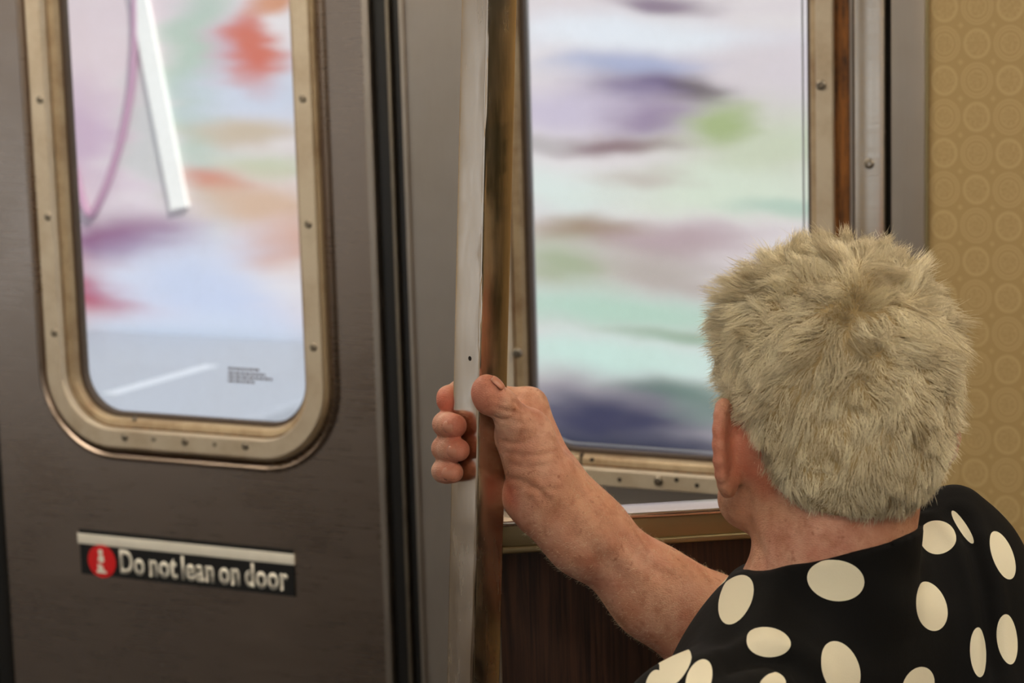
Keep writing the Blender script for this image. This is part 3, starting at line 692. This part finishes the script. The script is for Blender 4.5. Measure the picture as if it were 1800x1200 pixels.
# face: brow, cheeks, jaw, chin, nose, lips
body.ell(H(0.052, 0, -0.045), (0.050, 0.056, 0.062), (fh, lh, uh), 0.025)
body.ell(H(0.040, 0, -0.085), (0.048, 0.050, 0.034), (fh, lh, uh), 0.022)
body.ell(H(0.082, 0, -0.107), (0.018, 0.022, 0.016), (fh, lh, uh), 0.02)
for sgn in (-1, 1):
    body.ell(H(0.074, sgn*0.036, -0.042), (0.022, 0.022, 0.020), (fh, lh, uh), 0.02)
    body.cone(H(0.088, sgn*0.012, 0.004), H(0.074, sgn*0.048, 0.002), 0.010, 0.010, 0.012)
    body.ell(H(0.096, sgn*0.031, -0.014), (0.014, 0.015, 0.011), (fh, lh, uh), 0.008, cut=True)
    body.cone(H(0.035, sgn*0.058, -0.095), H(0.080, sgn*0.018, -0.108), 0.020, 0.014, 0.02)
    body.cone(H(-0.005, sgn*0.063, -0.050), H(0.030, sgn*0.058, -0.098), 0.022, 0.020, 0.02)
    # ear: flared back shell, rim and lobe
    ea = (fh*math.cos(0.62)*1.0-lh*sgn*-1*0.0, )
    out = lh*sgn; ef = -fh*0.80+out*0.60; ef /= np.linalg.norm(ef); en = np.cross(ef, uh); en /= np.linalg.norm(en)
    ec = H(-0.010, 0.094 if sgn > 0 else -0.080, -0.047)
    body.ell(ec, (0.019, 0.0052, 0.033), (ef, en, uh), 0.006)
    body.ell(ec-ef*0.013-uh*0.004, (0.012, 0.012, 0.026), (ef, en, uh), 0.008)
    rim = [(ec+ef*(0.017*math.cos(t)-0.001)+uh*0.031*math.sin(t)+en*0.001*sgn, 0.0038) for t in np.linspace(-1.1, 2.5, 10)]
    body.chain(rim, 0.004)
    body.ell(ec-uh*0.030-ef*0.004, (0.010, 0.006, 0.010), (ef, en, uh), 0.008)
    body.ell(ec+ef*0.004+out*0.007+fh*0.006, (0.010, 0.005, 0.020), (ef, en, uh), 0.003, cut=True)
body.cone(H(0.098, 0, -0.008), H(0.118, 0, -0.046), 0.008, 0.011, 0.012)
body.ell(H(0.108, 0.012, -0.050), (0.009, 0.008, 0.007), (fh, lh, uh), 0.006); body.ell(H(0.108, -0.012, -0.050), (0.009, 0.008, 0.007), (fh, lh, uh), 0.006)
for zc, rr in ((-0.072, 0.006), (-0.082, 0.0068)): body.ell(H(0.099, 0, zc), (0.010, 0.022, rr), (fh, lh, uh), 0.004)
neck_parts(body)
torso_parts(body, -0.007)
# right arm: upper arm crosses in front of the chest, forearm rises to the post
body.chain([(JR, 0.045), (JR*0.5+EL*0.5, 0.042), (EL, 0.041)], 0.02)
FA = [(EL, 0.041), (P(1245, 1100, 1.975), 0.0415), (P(1155, 1045, 1.965), 0.0365), (P(1035, 940, 1.955), 0.0300), (P(975, 878, 1.948), 0.0285)]
body.chain(FA, 0.02)
body.cone(P(1030, 925, 1.962), P(975, 850, 1.958), 0.026, 0.024, 0.02)
body.cone(P(1020, 950, 1.945), P(950, 880, 1.945), 0.024, 0.024, 0.02)
# hand
mcp = {'i': (Q(43, 62, 716), 0.0145), 'm': (Q(42, 70, 745), 0.014), 'r': (Q(38, 70, 787), 0.0135), 'p': (Q(33, 64, 828), 0.0125)}
for key, wpt in (('i', P(968, 830, 1.962)), ('m', P(962, 845, 1.966)), ('r', P(955, 868, 1.966)), ('p', P(945, 882, 1.958))):
    body.cone(wpt, mcp[key][0], 0.020, mcp[key][1], 0.014)
body.cone(P(955, 838, 1.938), Q(34, 14, 762), 0.0255, 0.019, 0.012)             # ball of the thumb
body.ell(P(932, 792, 1.937), (0.023, 0.020, 0.036), (RT, FLAT, UP), 0.010)
body.cone(P(948, 884, 1.950), P(921, 868, 1.955), 0.023, 0.0165, 0.010)          # heel of the hand
body.cone(P(921, 868, 1.957), Q(32, 58, 832), 0.0165, 0.013, 0.012)
body.cone(Q(36, 40, 735), Q(40, 60, 720), 0.013, 0.014, 0.012)                    # web
def finger(pts): body.chain(pts, 0.0035)
finger([mcp['m'], (Q(-6, 52, 744), 0.0108), (Q(-28.0, 22, 747), 0.0104), (Q(-24.5, 13.0, 748), 0.0102), (Q(-19.5, 6.0, 748.5), 0.0100)])
finger([mcp['r'], (Q(-6, 52, 787), 0.0104), (Q(-28.5, 22, 790), 0.0103), (Q(-23.0, 10.5, 790), 0.0101), (Q(-16.0, 2.0, 791), 0.0096)])
finger([mcp['p'], (Q(-7, 50, 829), 0.0096), (Q(-28.5, 22, 830), 0.0098), (Q(-25.5, 13.5, 830), 0.0096), (Q(-20.5, 7.0, 831), 0.0090)])
finger([mcp['i'], (Q(6, 58, 700), 0.0112), (Q(-16, 46, 690), 0.0100), (Q(-26.0, 34, 700), 0.0096), (Q(-27.0, 30, 707), 0.0090)])
# thumb
body.cone(Q(34, 12, 765), Q(30, 2, 742), 0.019, 0.0150, 0.008)
body.cone(Q(31, 3, 743), Q(18.5, -6, 708), 0.0145, 0.0122, 0.006)
body.cone(Q(18.5, -6, 708), Q(7.0, -12, 688), 0.0122, 0.0118, 0.005)
body.ell(Q(6.5, -11.0, 693), (0.0118, 0.0125, 0.0165), (RT, FLAT, UP), 0.006)
c = SKINC; n = SKIN
for pt_, rr_, am in ((Q(6, -12, 690), 0.022, 0.7), (Q(-19, 5, 748), 0.016, 0.6), (Q(-15, 1, 791), 0.016, 0.6), (Q(-20, 6, 831), 0.015, 0.5), (Q(-27, 28, 708), 0.018, 0.8), (P(915, 868, 1.94), 0.022, 0.7), (H(-0.015, 0.094, -0.047), 0.042, 0.38), (H(-0.02, 0.07, -0.075), 0.022, 0.3)):
    c = n.mix(n.ramp(n.vmath('DISTANCE', n.pos(), tuple(float(x) for x in pt_)), rr_*0.3, rr_, am, 0.0, True), c, lin((198, 96, 74)))
n.put(n.b.inputs['Base Color'], c)
bme = body.mesh('body', 2)
def crease(me, lines):
    """press soft skin or cloth folds into a mesh along picture-traced lines on its surface"""
    nv = len(me.vertices); co_ = np.empty(nv*3, np.float32); me.vertices.foreach_get('co', co_); co_ = co_.reshape(-1, 3).astype(float)
    nn_ = np.empty(nv*3, np.float32); me.vertices.foreach_get('normal', nn_); nn_ = nn_.reshape(-1, 3)
    bv = BVHTree.FromPolygons(co_.tolist(), [p_.vertices[:] for p_ in me.polygons]); off = np.zeros(nv)
    for pl, dep, wid in lines:
        pl = np.array(pl, float); t_ = np.linspace(0, len(pl)-1, 14*len(pl)); hits = []
        for a_, b_ in zip(np.interp(t_, range(len(pl)), pl[:, 0]), np.interp(t_, range(len(pl)), pl[:, 1])):
            h_ = bv.ray_cast(Vector(CAM), Vector(ray(a_, b_)).normalized())
            if h_[0] is not None: hits.append(h_[0][:])
        if not hits: continue
        hits = np.array(hits); lo, hi = hits.min(0)-4*wid, hits.max(0)+4*wid
        sel = np.where(((co_ > lo) & (co_ < hi)).all(1))[0]
        dm = np.full(len(sel), 9.0)
        for i_, h_ in enumerate(hits): dm = np.minimum(dm, np.linalg.norm(co_[sel]-h_, axis=1))
        ends = np.minimum(1, np.minimum(np.linalg.norm(co_[sel]-hits[0], axis=1), np.linalg.norm(co_[sel]-hits[-1], axis=1))/(4*wid)+0.25)
        g_ = np.exp(-(dm/wid)**2) - 0.35*np.exp(-((dm-2*wid)/wid)**2)
        off[sel] -= dep*g_*ends
    co_ += nn_*off[:, None]; me.vertices.foreach_set('co', co_.astype(np.float32).ravel()); me.update()
crease(bme, [([(893, 842), (915, 846), (940, 858), (962, 880)], 0.0020, 0.0028), ([(884, 795), (915, 802), (955, 800), (985, 790)], 0.0009, 0.0022),
             ([(882, 775), (905, 780), (940, 772)], 0.0007, 0.0020), ([(900, 858), (945, 862), (985, 858)], 0.0008, 0.002),
             ([(862, 728), (880, 738), (898, 736)], 0.0010, 0.002), ([(872, 712), (888, 722), (906, 722)], 0.0009, 0.0018), ([(868, 700), (884, 708), (900, 706)], 0.0007, 0.0016),
             ([(893, 693), (905, 705), (922, 722), (938, 735)], 0.0016, 0.0026), ([(905, 745), (925, 742), (945, 748)], 0.0009, 0.0022), ([(900, 725), (918, 730), (935, 742)], 0.0008, 0.002),
             ([(892, 815), (925, 822), (970, 818)], 0.0006, 0.002), ([(781, 735), (783, 748), (781, 762)], 0.0009, 0.0014), ([(787, 780), (789, 792), (786, 803)], 0.0008, 0.0014), ([(781, 822), (783, 832), (781, 842)], 0.0008, 0.0014),
             ([(1000, 850), (1060, 915), (1130, 985), (1190, 1030)], 0.0012, 0.006), ([(985, 905), (1050, 975), (1120, 1040)], 0.0010, 0.006),
             ([(1322, 930), (1335, 965), (1342, 1000)], 0.0016, 0.006), ([(1388, 925), (1400, 955), (1395, 985)], 0.0014, 0.007)])
bo = link('body', bme, 'skin', None, True); keep(bo, person)
del body
# nails on the fingertips and thumb
def nail(c, nrm, along, w, l):
    nrm = np.array(nrm)/np.linalg.norm(nrm); along = along-nrm*(along@nrm); along /= np.linalg.norm(along); s_ = np.cross(nrm, along); V = []; F = []
    for i in range(7):
        for j in range(7):
            a, b = (i-3)/3, (j-3)/3; e = min(1.0, math.sqrt(max(0.05, 1-(abs(b)**3)*0.55)))
            V.append(c + s_*(a*w*e) + along*(b*l) + nrm*(0.0012-0.0022*a*a-0.0008*b*b))
    F = [(i*7+j, i*7+j+1, i*7+j+8, i*7+j+7) for i in range(6) for j in range(6)]
    o = obj('fingernail', V, F, 'nail', None, True)
    md_ = o.modifiers.new('thick', 'SOLIDIFY'); md_.thickness = 0.0008; keep(o, bo)
LN = RT*-0.735 - FLAT*0.68; LA = RT*0.68 - FLAT*0.735
for (mx, of, py, r_) in ((-20.0, 6.5, 748.5, 0.0100), (-16.5, 2.6, 791, 0.0096), (-21.0, 7.6, 831, 0.0090)):
    nail(Q(mx, of, py)+LN*(r_-0.0009)+LA*0.002, LN+LA*0.25, LA, 0.0055, 0.0052)
nail(Q(10.5, -14.0, 684) + (UP*0.55+RT*0.45-FLAT*0.35)*0.0135, UP*0.6+RT*0.55-FLAT*0.35, -RT*0.8+UP*0.5, 0.0062, 0.0065)
for sgn in (-1, 1):
    bm = bmesh.new(); bmesh.ops.create_uvsphere(bm, u_segments=16, v_segments=10, radius=0.0115); me = bpy.data.meshes.new('eye'); bm.to_mesh(me); bm.free()
    e_ = link('eye', me, 'eye_white', None, True); e_.location = H(0.079, sgn*0.031, -0.014); keep(e_, bo)

# ------------------------------------------------------------------ shirt
shirt = Field(np.min([JL-0.14, JR-0.12, C7-0.22], axis=0)*np.array([1, 1, 0])+np.array([0, 0, C7[2]-0.46]), np.max([JL+0.14, JR+0.14, C7+0.22], axis=0)*np.array([1, 1, 0])+np.array([0, 0, C7[2]+0.10]), 0.0032)
torso_parts(shirt, 0.004)
shirt.cone(JL, JL-UPW*0.16+fb*0.05, 0.056, 0.064, 0.02)                 # left short sleeve
shirt.cone(JR, P(1742, 1330, 1.82), 0.054, 0.062, 0.04); shirt.cone(JR, JR*0.55+EL*0.45, 0.060, 0.058, 0.02)                     # right sleeve
shirt.cone(P(1682, 896, 1.84), P(1735, 1010, 1.86), 0.018, 0.026, 0.02)  # fabric raised on the far shoulder
# neck opening
neck_parts(shirt, 0.0045)
a3, b3, c3 = P(1318, 1003, 1.74), P(1480, 976, 1.69), P(1668, 893, 1.80)
nn3 = np.cross(b3-a3, c3-a3); nn3 /= np.linalg.norm(nn3); nn3 *= np.sign(nn3[2])
shirt.above(b3, nn3, C7+fb*0.03+UPW*0.05, 0.125)
# soft drape folds
for (a, b, r_) in ((P(1320, 1170, 1.55), P(1420, 1215, 1.55), 0.010), (P(1745, 960, 1.70), P(1745, 1230, 1.66), 0.006)):
    pass
sme = shirt.mesh('shirt', 2)
so = link('shirt', sme, None, None, True); keep(so, person)
bvh = BVHTree.FromPolygons([v.co[:] for v in sme.vertices], [p_.vertices[:] for p_ in sme.polygons])
crease(sme, [([(1688, 915), (1712, 960), (1733, 1040), (1741, 1120), (1746, 1215)], 0.006, 0.007), ([(1240, 1195), (1290, 1166), (1345, 1156), (1395, 1168), (1430, 1205)], 0.007, 0.009), ([(1330, 1010), (1300, 1090), (1270, 1150)], 0.003, 0.012), ([(1560, 985), (1600, 1020), (1680, 1030)], 0.002, 0.012)])
bvh = BVHTree.FromPolygons([v.co[:] for v in sme.vertices], [p_.vertices[:] for p_ in sme.polygons])
DOT = [(1470, 1020, 50, 36, 8), (1636, 1066, 45, 33, 60), (1294, 1053, 44, 22, -52), (1352, 1130, 40, 24, 5), (1478, 1176, 52, 35, 62), (1648, 944, 34, 27, -15), (1763, 976, 43, 22, 70), (1772, 1123, 43, 20, 85),
       (1721, 1146, 43, 17, 88), (1615, 1206, 36, 34, 0), (1188, 1160, 44, 19, -52), (1229, 1192, 32, 21, -55), (1150, 1198, 20, 10, -50), (1358, 1204, 28, 18, 0), (1692, 926, 32, 8, 60)]
dots = []
for px, py, ra, rb, an in DOT:
    d_ = Vector(ray(px, py)).normalized(); h_ = bvh.ray_cast(Vector(CAM), d_)
    if h_[0] is not None:
        c_ = np.array(h_[0]); sc_ = ((c_-CAM)@FW)/FPX; a_ = math.radians(an)
        e1 = RT*math.cos(a_)-UP*math.sin(a_); e2 = RT*math.sin(a_)+UP*math.cos(a_)
        dots.append((c_, (e1/(ra*sc_), e2/(rb*sc_), FW/0.14), np.array(h_[1])))
vc = np.empty(len(sme.vertices)*3, np.float32); sme.vertices.foreach_get('co', vc); vc = vc.reshape(-1, 3)
cent = [d_[0] for d_ in dots]
for i in rng.permutation(len(vc)):
    v = vc[i]
    if len(dots) > 64: break
    if min(np.linalg.norm(v-c_) for c_ in cent) > 0.066:
        rel = v-CAM; z_ = rel@FW; sx_ = 900+FPX*(rel@RT)/z_; sy_ = 600-FPX*(rel@UP)/z_
        nv = np.array(sme.vertices[int(i)].normal)
        if 1100 < sx_ < 1830 and 820 < sy_ < 1230 and nv@rel < 0: continue
        cent.append(v); dots.append((v, 0.0185, nv))
n = NT('polka'); p = n.pos(); acc = None
for c_, r_, nv in dots:
    if isinstance(r_, float): v = n.math('LESS_THAN', n.vmath('DISTANCE', p, tuple(float(x) for x in c_)), r_)
    else:
        dl = n.vmath('SUBTRACT', p, tuple(float(x) for x in c_)); sq = None
        for e_ in r_:
            q_ = n.vmath('DOT_PRODUCT', dl, tuple(float(x) for x in e_)); q_ = n.math('MULTIPLY', q_, q_); sq = q_ if sq is None else n.math('ADD', sq, q_)
        v = n.math('LESS_THAN', sq, 1.0)
    acc = v if acc is None else n.math('MAXIMUM', acc, v)
wv = n.noise(p, 900, 2, 0.5)
n.set(color=n.mix(acc, lin((9, 8, 8)), lin((228, 220, 196))), rough=0.85, sheen=0.0, spec=0.2); n.bump(n.math('ADD', n.math('MULTIPLY', wv, 0.2), n.noise(p, 30, 2, 0.5)), 0.25, 0.004); M['polka'] = n.m
sme.materials.append(M['polka'])

# ------------------------------------------------------------------ hair
hb = Field(HC-0.15, HC+0.15, 0.003)
HR = 0.010
hb.ell(H(0.004, 0, 0.012), (0.097, 0.080, 0.083), (fh, lh, uh), 0.02)
hb.ell(H(-0.030, 0, -0.010), (0.073, 0.078, 0.088), (fh, lh, uh), 0.02)
hb.ell(H(-0.045, 0.0, -0.060), (0.048, 0.058, 0.046), (fh, lh, uh), 0.03)
# trim to the hairline: face, ears, nape
hb.ell(H(0.125, 0, -0.075), (0.085, 0.13, 0.115), (fh, lh, uh), 0.01, cut=True)
for sgn in (-1, 1): hb.ell(H(0.012, sgn*0.100, -0.080), (0.036, 0.036, 0.062), (fh, lh, uh), 0.008, cut=True)
hme = hb.mesh('hair_cap', 3)
ho = link('hair', hme, 'hair_under', None, True)
hair_root = keep(ho, person)
nv_ = len(hme.vertices); co = np.empty(nv_*3, np.float32); hme.vertices.foreach_get('co', co); co = co.reshape(-1, 3).astype(float)
no = np.array([v.normal[:] for v in hme.vertices])
outer = ((co-HC)*no).sum(1) > 0.02
cand = np.where(outer)[0]
NS = 60000
pick = rng.choice(cand, NS); base = co[pick]+rng.normal(0, 0.0012, (NS, 3)); nr = no[pick]
def wav(p_, f, ph): return np.stack([np.sin(p_@np.array([f, f*0.6, -f*0.8])+ph)+np.sin(p_@np.array([-f*0.7, f, f*0.5])*1.7+ph*2.1),
                                     np.sin(p_@np.array([f*0.9, -f*0.4, f])+ph*1.3)+np.sin(p_@np.array([f*0.3, f*1.1, -f])*1.6+ph),
                                     np.sin(p_@np.array([-f, f*0.8, f*0.4])+ph*0.7)+np.sin(p_@np.array([f, f*0.2, f*1.2])*1.8+ph*1.9)], 1)*0.5
rel = base-HC; lu = rel@uh; lf = rel@fh; ll = rel@lh
crown = HC + uh*0.055 - fh*0.060 + lh*0.01
flow = base-crown; flow -= nr*(flow*nr).sum(1)[:, None]; flow /= np.linalg.norm(flow, axis=1)[:, None]+0.015
top = np.clip((lu+0.01)/0.08, 0, 1); low = np.clip((-lu-0.02)/0.08, 0, 1)
def grow(b_, n_, fl_, tp, lw, jit):
    m_ = len(b_)
    cl_ = (wav(b_, 70, 0.4)*0.5+wav(b_, 170, 1.7)*0.45)*(0.45+0.55*tp)[:, None]
    dv = n_*(0.60+0.35*tp-0.24*lw)[:, None] + fl_*0.75 + cl_*0.55 + rng.normal(0, jit, (m_, 3)); dv /= np.linalg.norm(dv, axis=1)[:, None]
    bd = wav(b_, 120, 3.0)*0.9+rng.normal(0, jit*1.4, (m_, 3)) - n_*0.45 - UPW*0.2
    return dv, bd
SEG = 4
from mathutils.kdtree import KDTree
NCL = 900; cp = rng.choice(cand, NCL); cb = co[cp]; cn = no[cp]
cf = cb-crown; cf -= cn*(cf*cn).sum(1)[:, None]; cf /= np.linalg.norm(cf, axis=1)[:, None]+0.015
clu = (cb-HC)@uh; ct = np.clip((clu+0.01)/0.08, 0, 1); cw = np.clip((-clu-0.02)/0.08, 0, 1)
cdv, cbd = grow(cb, cn, cf, ct, cw, 0.17)
cL = (0.0142+0.010*ct-0.007*cw)*rng.uniform(0.75, 1.3, NCL)
kd = KDTree(NCL)
for i_ in range(NCL): kd.insert(cb[i_], i_)
kd.balance(); own = np.array([kd.find(b_)[1] for b_ in base])
dirv, bend = grow(base, nr, flow, top, low, 0.16)
Ls = (0.0142+0.010*top-0.0065*low)*rng.uniform(0.6, 1.15, NS)
stick = rng.uniform(0.3, 0.8, NS)*(0.55+0.45*top)*np.where(rng.random(NS) < 0.12, 0.2, 1.0)
pts_ = []
for k in range(SEG+1):
    t = k/SEG
    q1 = base - nr*0.001 + dirv*(Ls*t)[:, None] + bend*(Ls*t*t*0.55)[:, None]
    q2 = cb[own] + cdv[own]*(cL[own]*t)[:, None] + cbd[own]*(cL[own]*t*t*0.55)[:, None]
    w_ = (stick*t**0.8)[:, None]; pts_.append(q1*(1-w_)+q2*w_)
pts_ = np.stack(pts_, 1)
tan = np.gradient(pts_, axis=1); tan /= np.linalg.norm(tan, axis=2)[..., None]+1e-9
s1 = np.cross(tan, rng.normal(0, 1, (NS, 1, 3))); s1 /= np.linalg.norm(s1, axis=2)[..., None]+1e-9; s2 = np.cross(tan, s1)
rad = np.array([0.00019, 0.00019, 0.00017, 0.00014, 0.00005])[None, :, None]
Vh = np.stack([pts_+rad*(s1*math.cos(a)+s2*math.sin(a)) for a in (0, 2.094, 4.189)], 2).reshape(-1, 3)
bi = (np.arange(NS)*(SEG+1)*3)[:, None]; q_ = []
for k in range(SEG):
    for j in range(3): q_.append([k*3+j, k*3+(j+1) % 3, (k+1)*3+(j+1) % 3, (k+1)*3+j])
Fh = (bi[:, :, None]+np.array(q_)[None]).reshape(-1, 4)
hm_ = mesh_np('hair_strands', Vh, Fh)
at = hm_.attributes.new('tint', 'FLOAT', 'POINT')
tn = np.clip(0.74+0.16*wav(base, 60, 2.0)[:, 0]+rng.normal(0, 0.10, NS)+rng.normal(0, 0.16, NCL)[own], 0, 1); at.data.foreach_set('value', np.repeat(tn, (SEG+1)*3).astype(np.float32))
hs_ = link('hair_strands', hm_, 'grey_hair', None, True, kind='stuff'); keep(hs_, hair_root)

# fine pale hair on the forearm
def strands(name, pts_, r0, mat, parent, tint):
    ns, sg1, _ = pts_.shape; tan = np.gradient(pts_, axis=1); tan /= np.linalg.norm(tan, axis=2)[..., None]+1e-9
    s1 = np.cross(tan, rng.normal(0, 1, (ns, 1, 3))); s1 /= np.linalg.norm(s1, axis=2)[..., None]+1e-9; s2 = np.cross(tan, s1)
    rad = np.linspace(r0, r0*0.3, sg1)[None, :, None]
    Vh = np.stack([pts_+rad*(s1*math.cos(a)+s2*math.sin(a)) for a in (0, 2.094, 4.189)], 2).reshape(-1, 3)
    bi = (np.arange(ns)*sg1*3)[:, None]; q_ = [[k*3+j, k*3+(j+1) % 3, (k+1)*3+(j+1) % 3, (k+1)*3+j] for k in range(sg1-1) for j in range(3)]
    me = mesh_np(name, Vh, (bi[:, :, None]+np.array(q_)[None]).reshape(-1, 4))
    at = me.attributes.new('tint', 'FLOAT', 'POINT'); at.data.foreach_set('value', np.full(len(Vh), tint, np.float32))
    keep(link(name, me, mat, None, True, kind='stuff'), parent)
nb = len(bme.vertices); bc = np.empty(nb*3, np.float32); bme.vertices.foreach_get('co', bc); bc = bc.reshape(-1, 3).astype(float)
bn = np.empty(nb*3, np.float32); bme.vertices.foreach_get('normal', bn); bn = bn.reshape(-1, 3).astype(float)
fa0, fa1 = P(1260, 1110, 1.975), P(960, 865, 1.947); fd = fa1-fa0; fl_ = np.linalg.norm(fd); fd /= fl_
tq = (bc-fa0)@fd; rq = np.linalg.norm(bc-fa0-tq[:, None]*fd, axis=1)
cd_ = np.where((tq > -0.03) & (tq < fl_*0.97) & (rq < 0.05))[0]; pk = rng.choice(cd_, 2600); b0 = bc[pk]; n0 = bn[pk]
dr_ = n0*0.45+fd*0.5-UPW*0.35+rng.normal(0, 0.3, b0.shape); dr_ /= np.linalg.norm(dr_, axis=1)[:, None]; L0 = rng.uniform(0.003, 0.007, len(b0))
strands('arm_hair', np.stack([b0+dr_*(L0*t)[:, None]-n0*(L0*t*t*0.35)[:, None] for t in (0, 0.5, 1.0)], 1), 0.00008, 'grey_hair', bo, 0.6)

# ------------------------------------------------------------------ lower body and seat (below the frame)
fs = facing(88); ls = np.array([-fs[1], fs[0], 0.0]); PEL = np.array([C7[0], C7[1], 0.0]) + facing(50)*0.04 + facing(180)*0.02
SH = 0.44
low_ = Field(np.array([PEL[0]-0.75, PEL[1]-0.5, 0.0]), np.array([PEL[0]+0.35, PEL[1]+0.45, 0.86]), 0.008)
low_.ell(PEL+UPW*(SH+0.11), (0.13, 0.17, 0.12), (fs, ls, UPW), 0.03); low_.ell(PEL+UPW*(SH+0.20)+fs*0.03, (0.085, 0.125, 0.10), (fs, ls, UPW), 0.05)
for sgn in (-1, 1):
    hp = PEL+ls*sgn*0.085+UPW*(SH+0.085); kn = hp+fs*0.42+UPW*0.0; an_ = kn-UPW*(kn[2]-0.10)+fs*0.03
    low_.chain([(hp, 0.082), (kn, 0.062)], 0.03); low_.chain([(kn, 0.062), (an_, 0.046)], 0.02)
    sd_ = Field(an_-np.array([0.3, 0.3, 0.12]), an_+np.array([0.3, 0.3, 0.06]), 0.005)
    sd_.cone(an_-UPW*0.065-fs*0.03, an_-UPW*0.068+fs*0.15, 0.036, 0.030, 0.01); sd_.cone(an_-UPW*0.05, an_+UPW*0.01, 0.042, 0.044, 0.02); sd_.slab(np.array([0, 0, 0.002]), -UPW)
    keep(link('shoe', sd_.mesh('shoe', 1), 'shoe_leather', None, True), person)
low_.slab(np.array([0, 0, 0.04]), -UPW)
keep(link('trousers', low_.mesh('trousers', 2), 'trouser_cloth', None, True), person)
# left arm resting in the lap
la_ = Field(np.min([JL, LEL, LWR], axis=0)-0.1, np.max([JL, LEL, LWR], axis=0)+0.12, 0.004)
la_.chain([(JL-UPW*0.05, 0.044), (LEL, 0.038), (LWR, 0.027)], 0.02)
ha = (LWR-LEL)/np.linalg.norm(LWR-LEL); hl = np.cross(UPW, ha)
la_.ell(LWR+ha*0.05, (0.05, 0.04, 0.016), (ha, hl, UPW), 0.02)
for i_, (o_, ln_) in enumerate(((-0.030, 0.055), (-0.010, 0.068), (0.010, 0.072), (0.029, 0.064))):
    a_ = LWR+ha*0.085+hl*o_; b_ = a_+ha*ln_*0.5+UPW*0.004; c_ = b_+ha*ln_*0.42-UPW*0.016; la_.chain([(a_, 0.0095), (b_, 0.009), (c_, 0.0078)], 0.004)
la_.chain([(LWR+ha*0.02-hl*0.03, 0.013), (LWR+ha*0.055-hl*0.058-UPW*0.006, 0.0105), (LWR+ha*0.085-hl*0.062-UPW*0.014, 0.009)], 0.006)
am_ = la_.mesh('resting_arm', 2); bm = bmesh.new(); bm.from_mesh(bme); bm.from_mesh(am_); bm.to_mesh(bme); bm.free(); bpy.data.meshes.remove(am_)
bme.polygons.foreach_set('use_smooth', [True]*len(bme.polygons)); bme.update()
# moulded seat
seat = empty('bench_seat', tuple(PEL), label='orange moulded seat under the seated person', cat='seat')
def obox(name, c, f, l, df_, dl_, z0, z1, mat, bevel):
    bm = bmesh.new(); bmesh.ops.create_cube(bm, size=1)
    for v in bm.verts: v.co = (v.co.x*df_, v.co.y*dl_, z0+(v.co.z+0.5)*(z1-z0))
    bmesh.ops.bevel(bm, geom=bm.edges[:], offset=bevel, segments=3, profile=0.5, affect='EDGES')
    for v in bm.verts: v.co = Vector(c*np.array([1, 1, 0])+f*v.co.x+l*v.co.y+UPW*v.co.z)
    me = bpy.data.meshes.new(name); bm.to_mesh(me); bm.free(); keep(link(name, me, mat, None, True), seat)
obox('seat_pan', PEL+fs*0.05-ls*0.0, fs, ls, 0.40, 0.36, SH-0.06, SH+0.004, 'seat_orange', 0.02)
obox('seat_back', PEL-fs*0.17, fs, ls, 0.05, 0.36, SH-0.03, SH+0.36, 'seat_orange', 0.02)
obox('pedestal', PEL+fs*0.03, fs, ls, 0.26, 0.26, 0.0, SH-0.05, 'jamb_steel', 0.01)
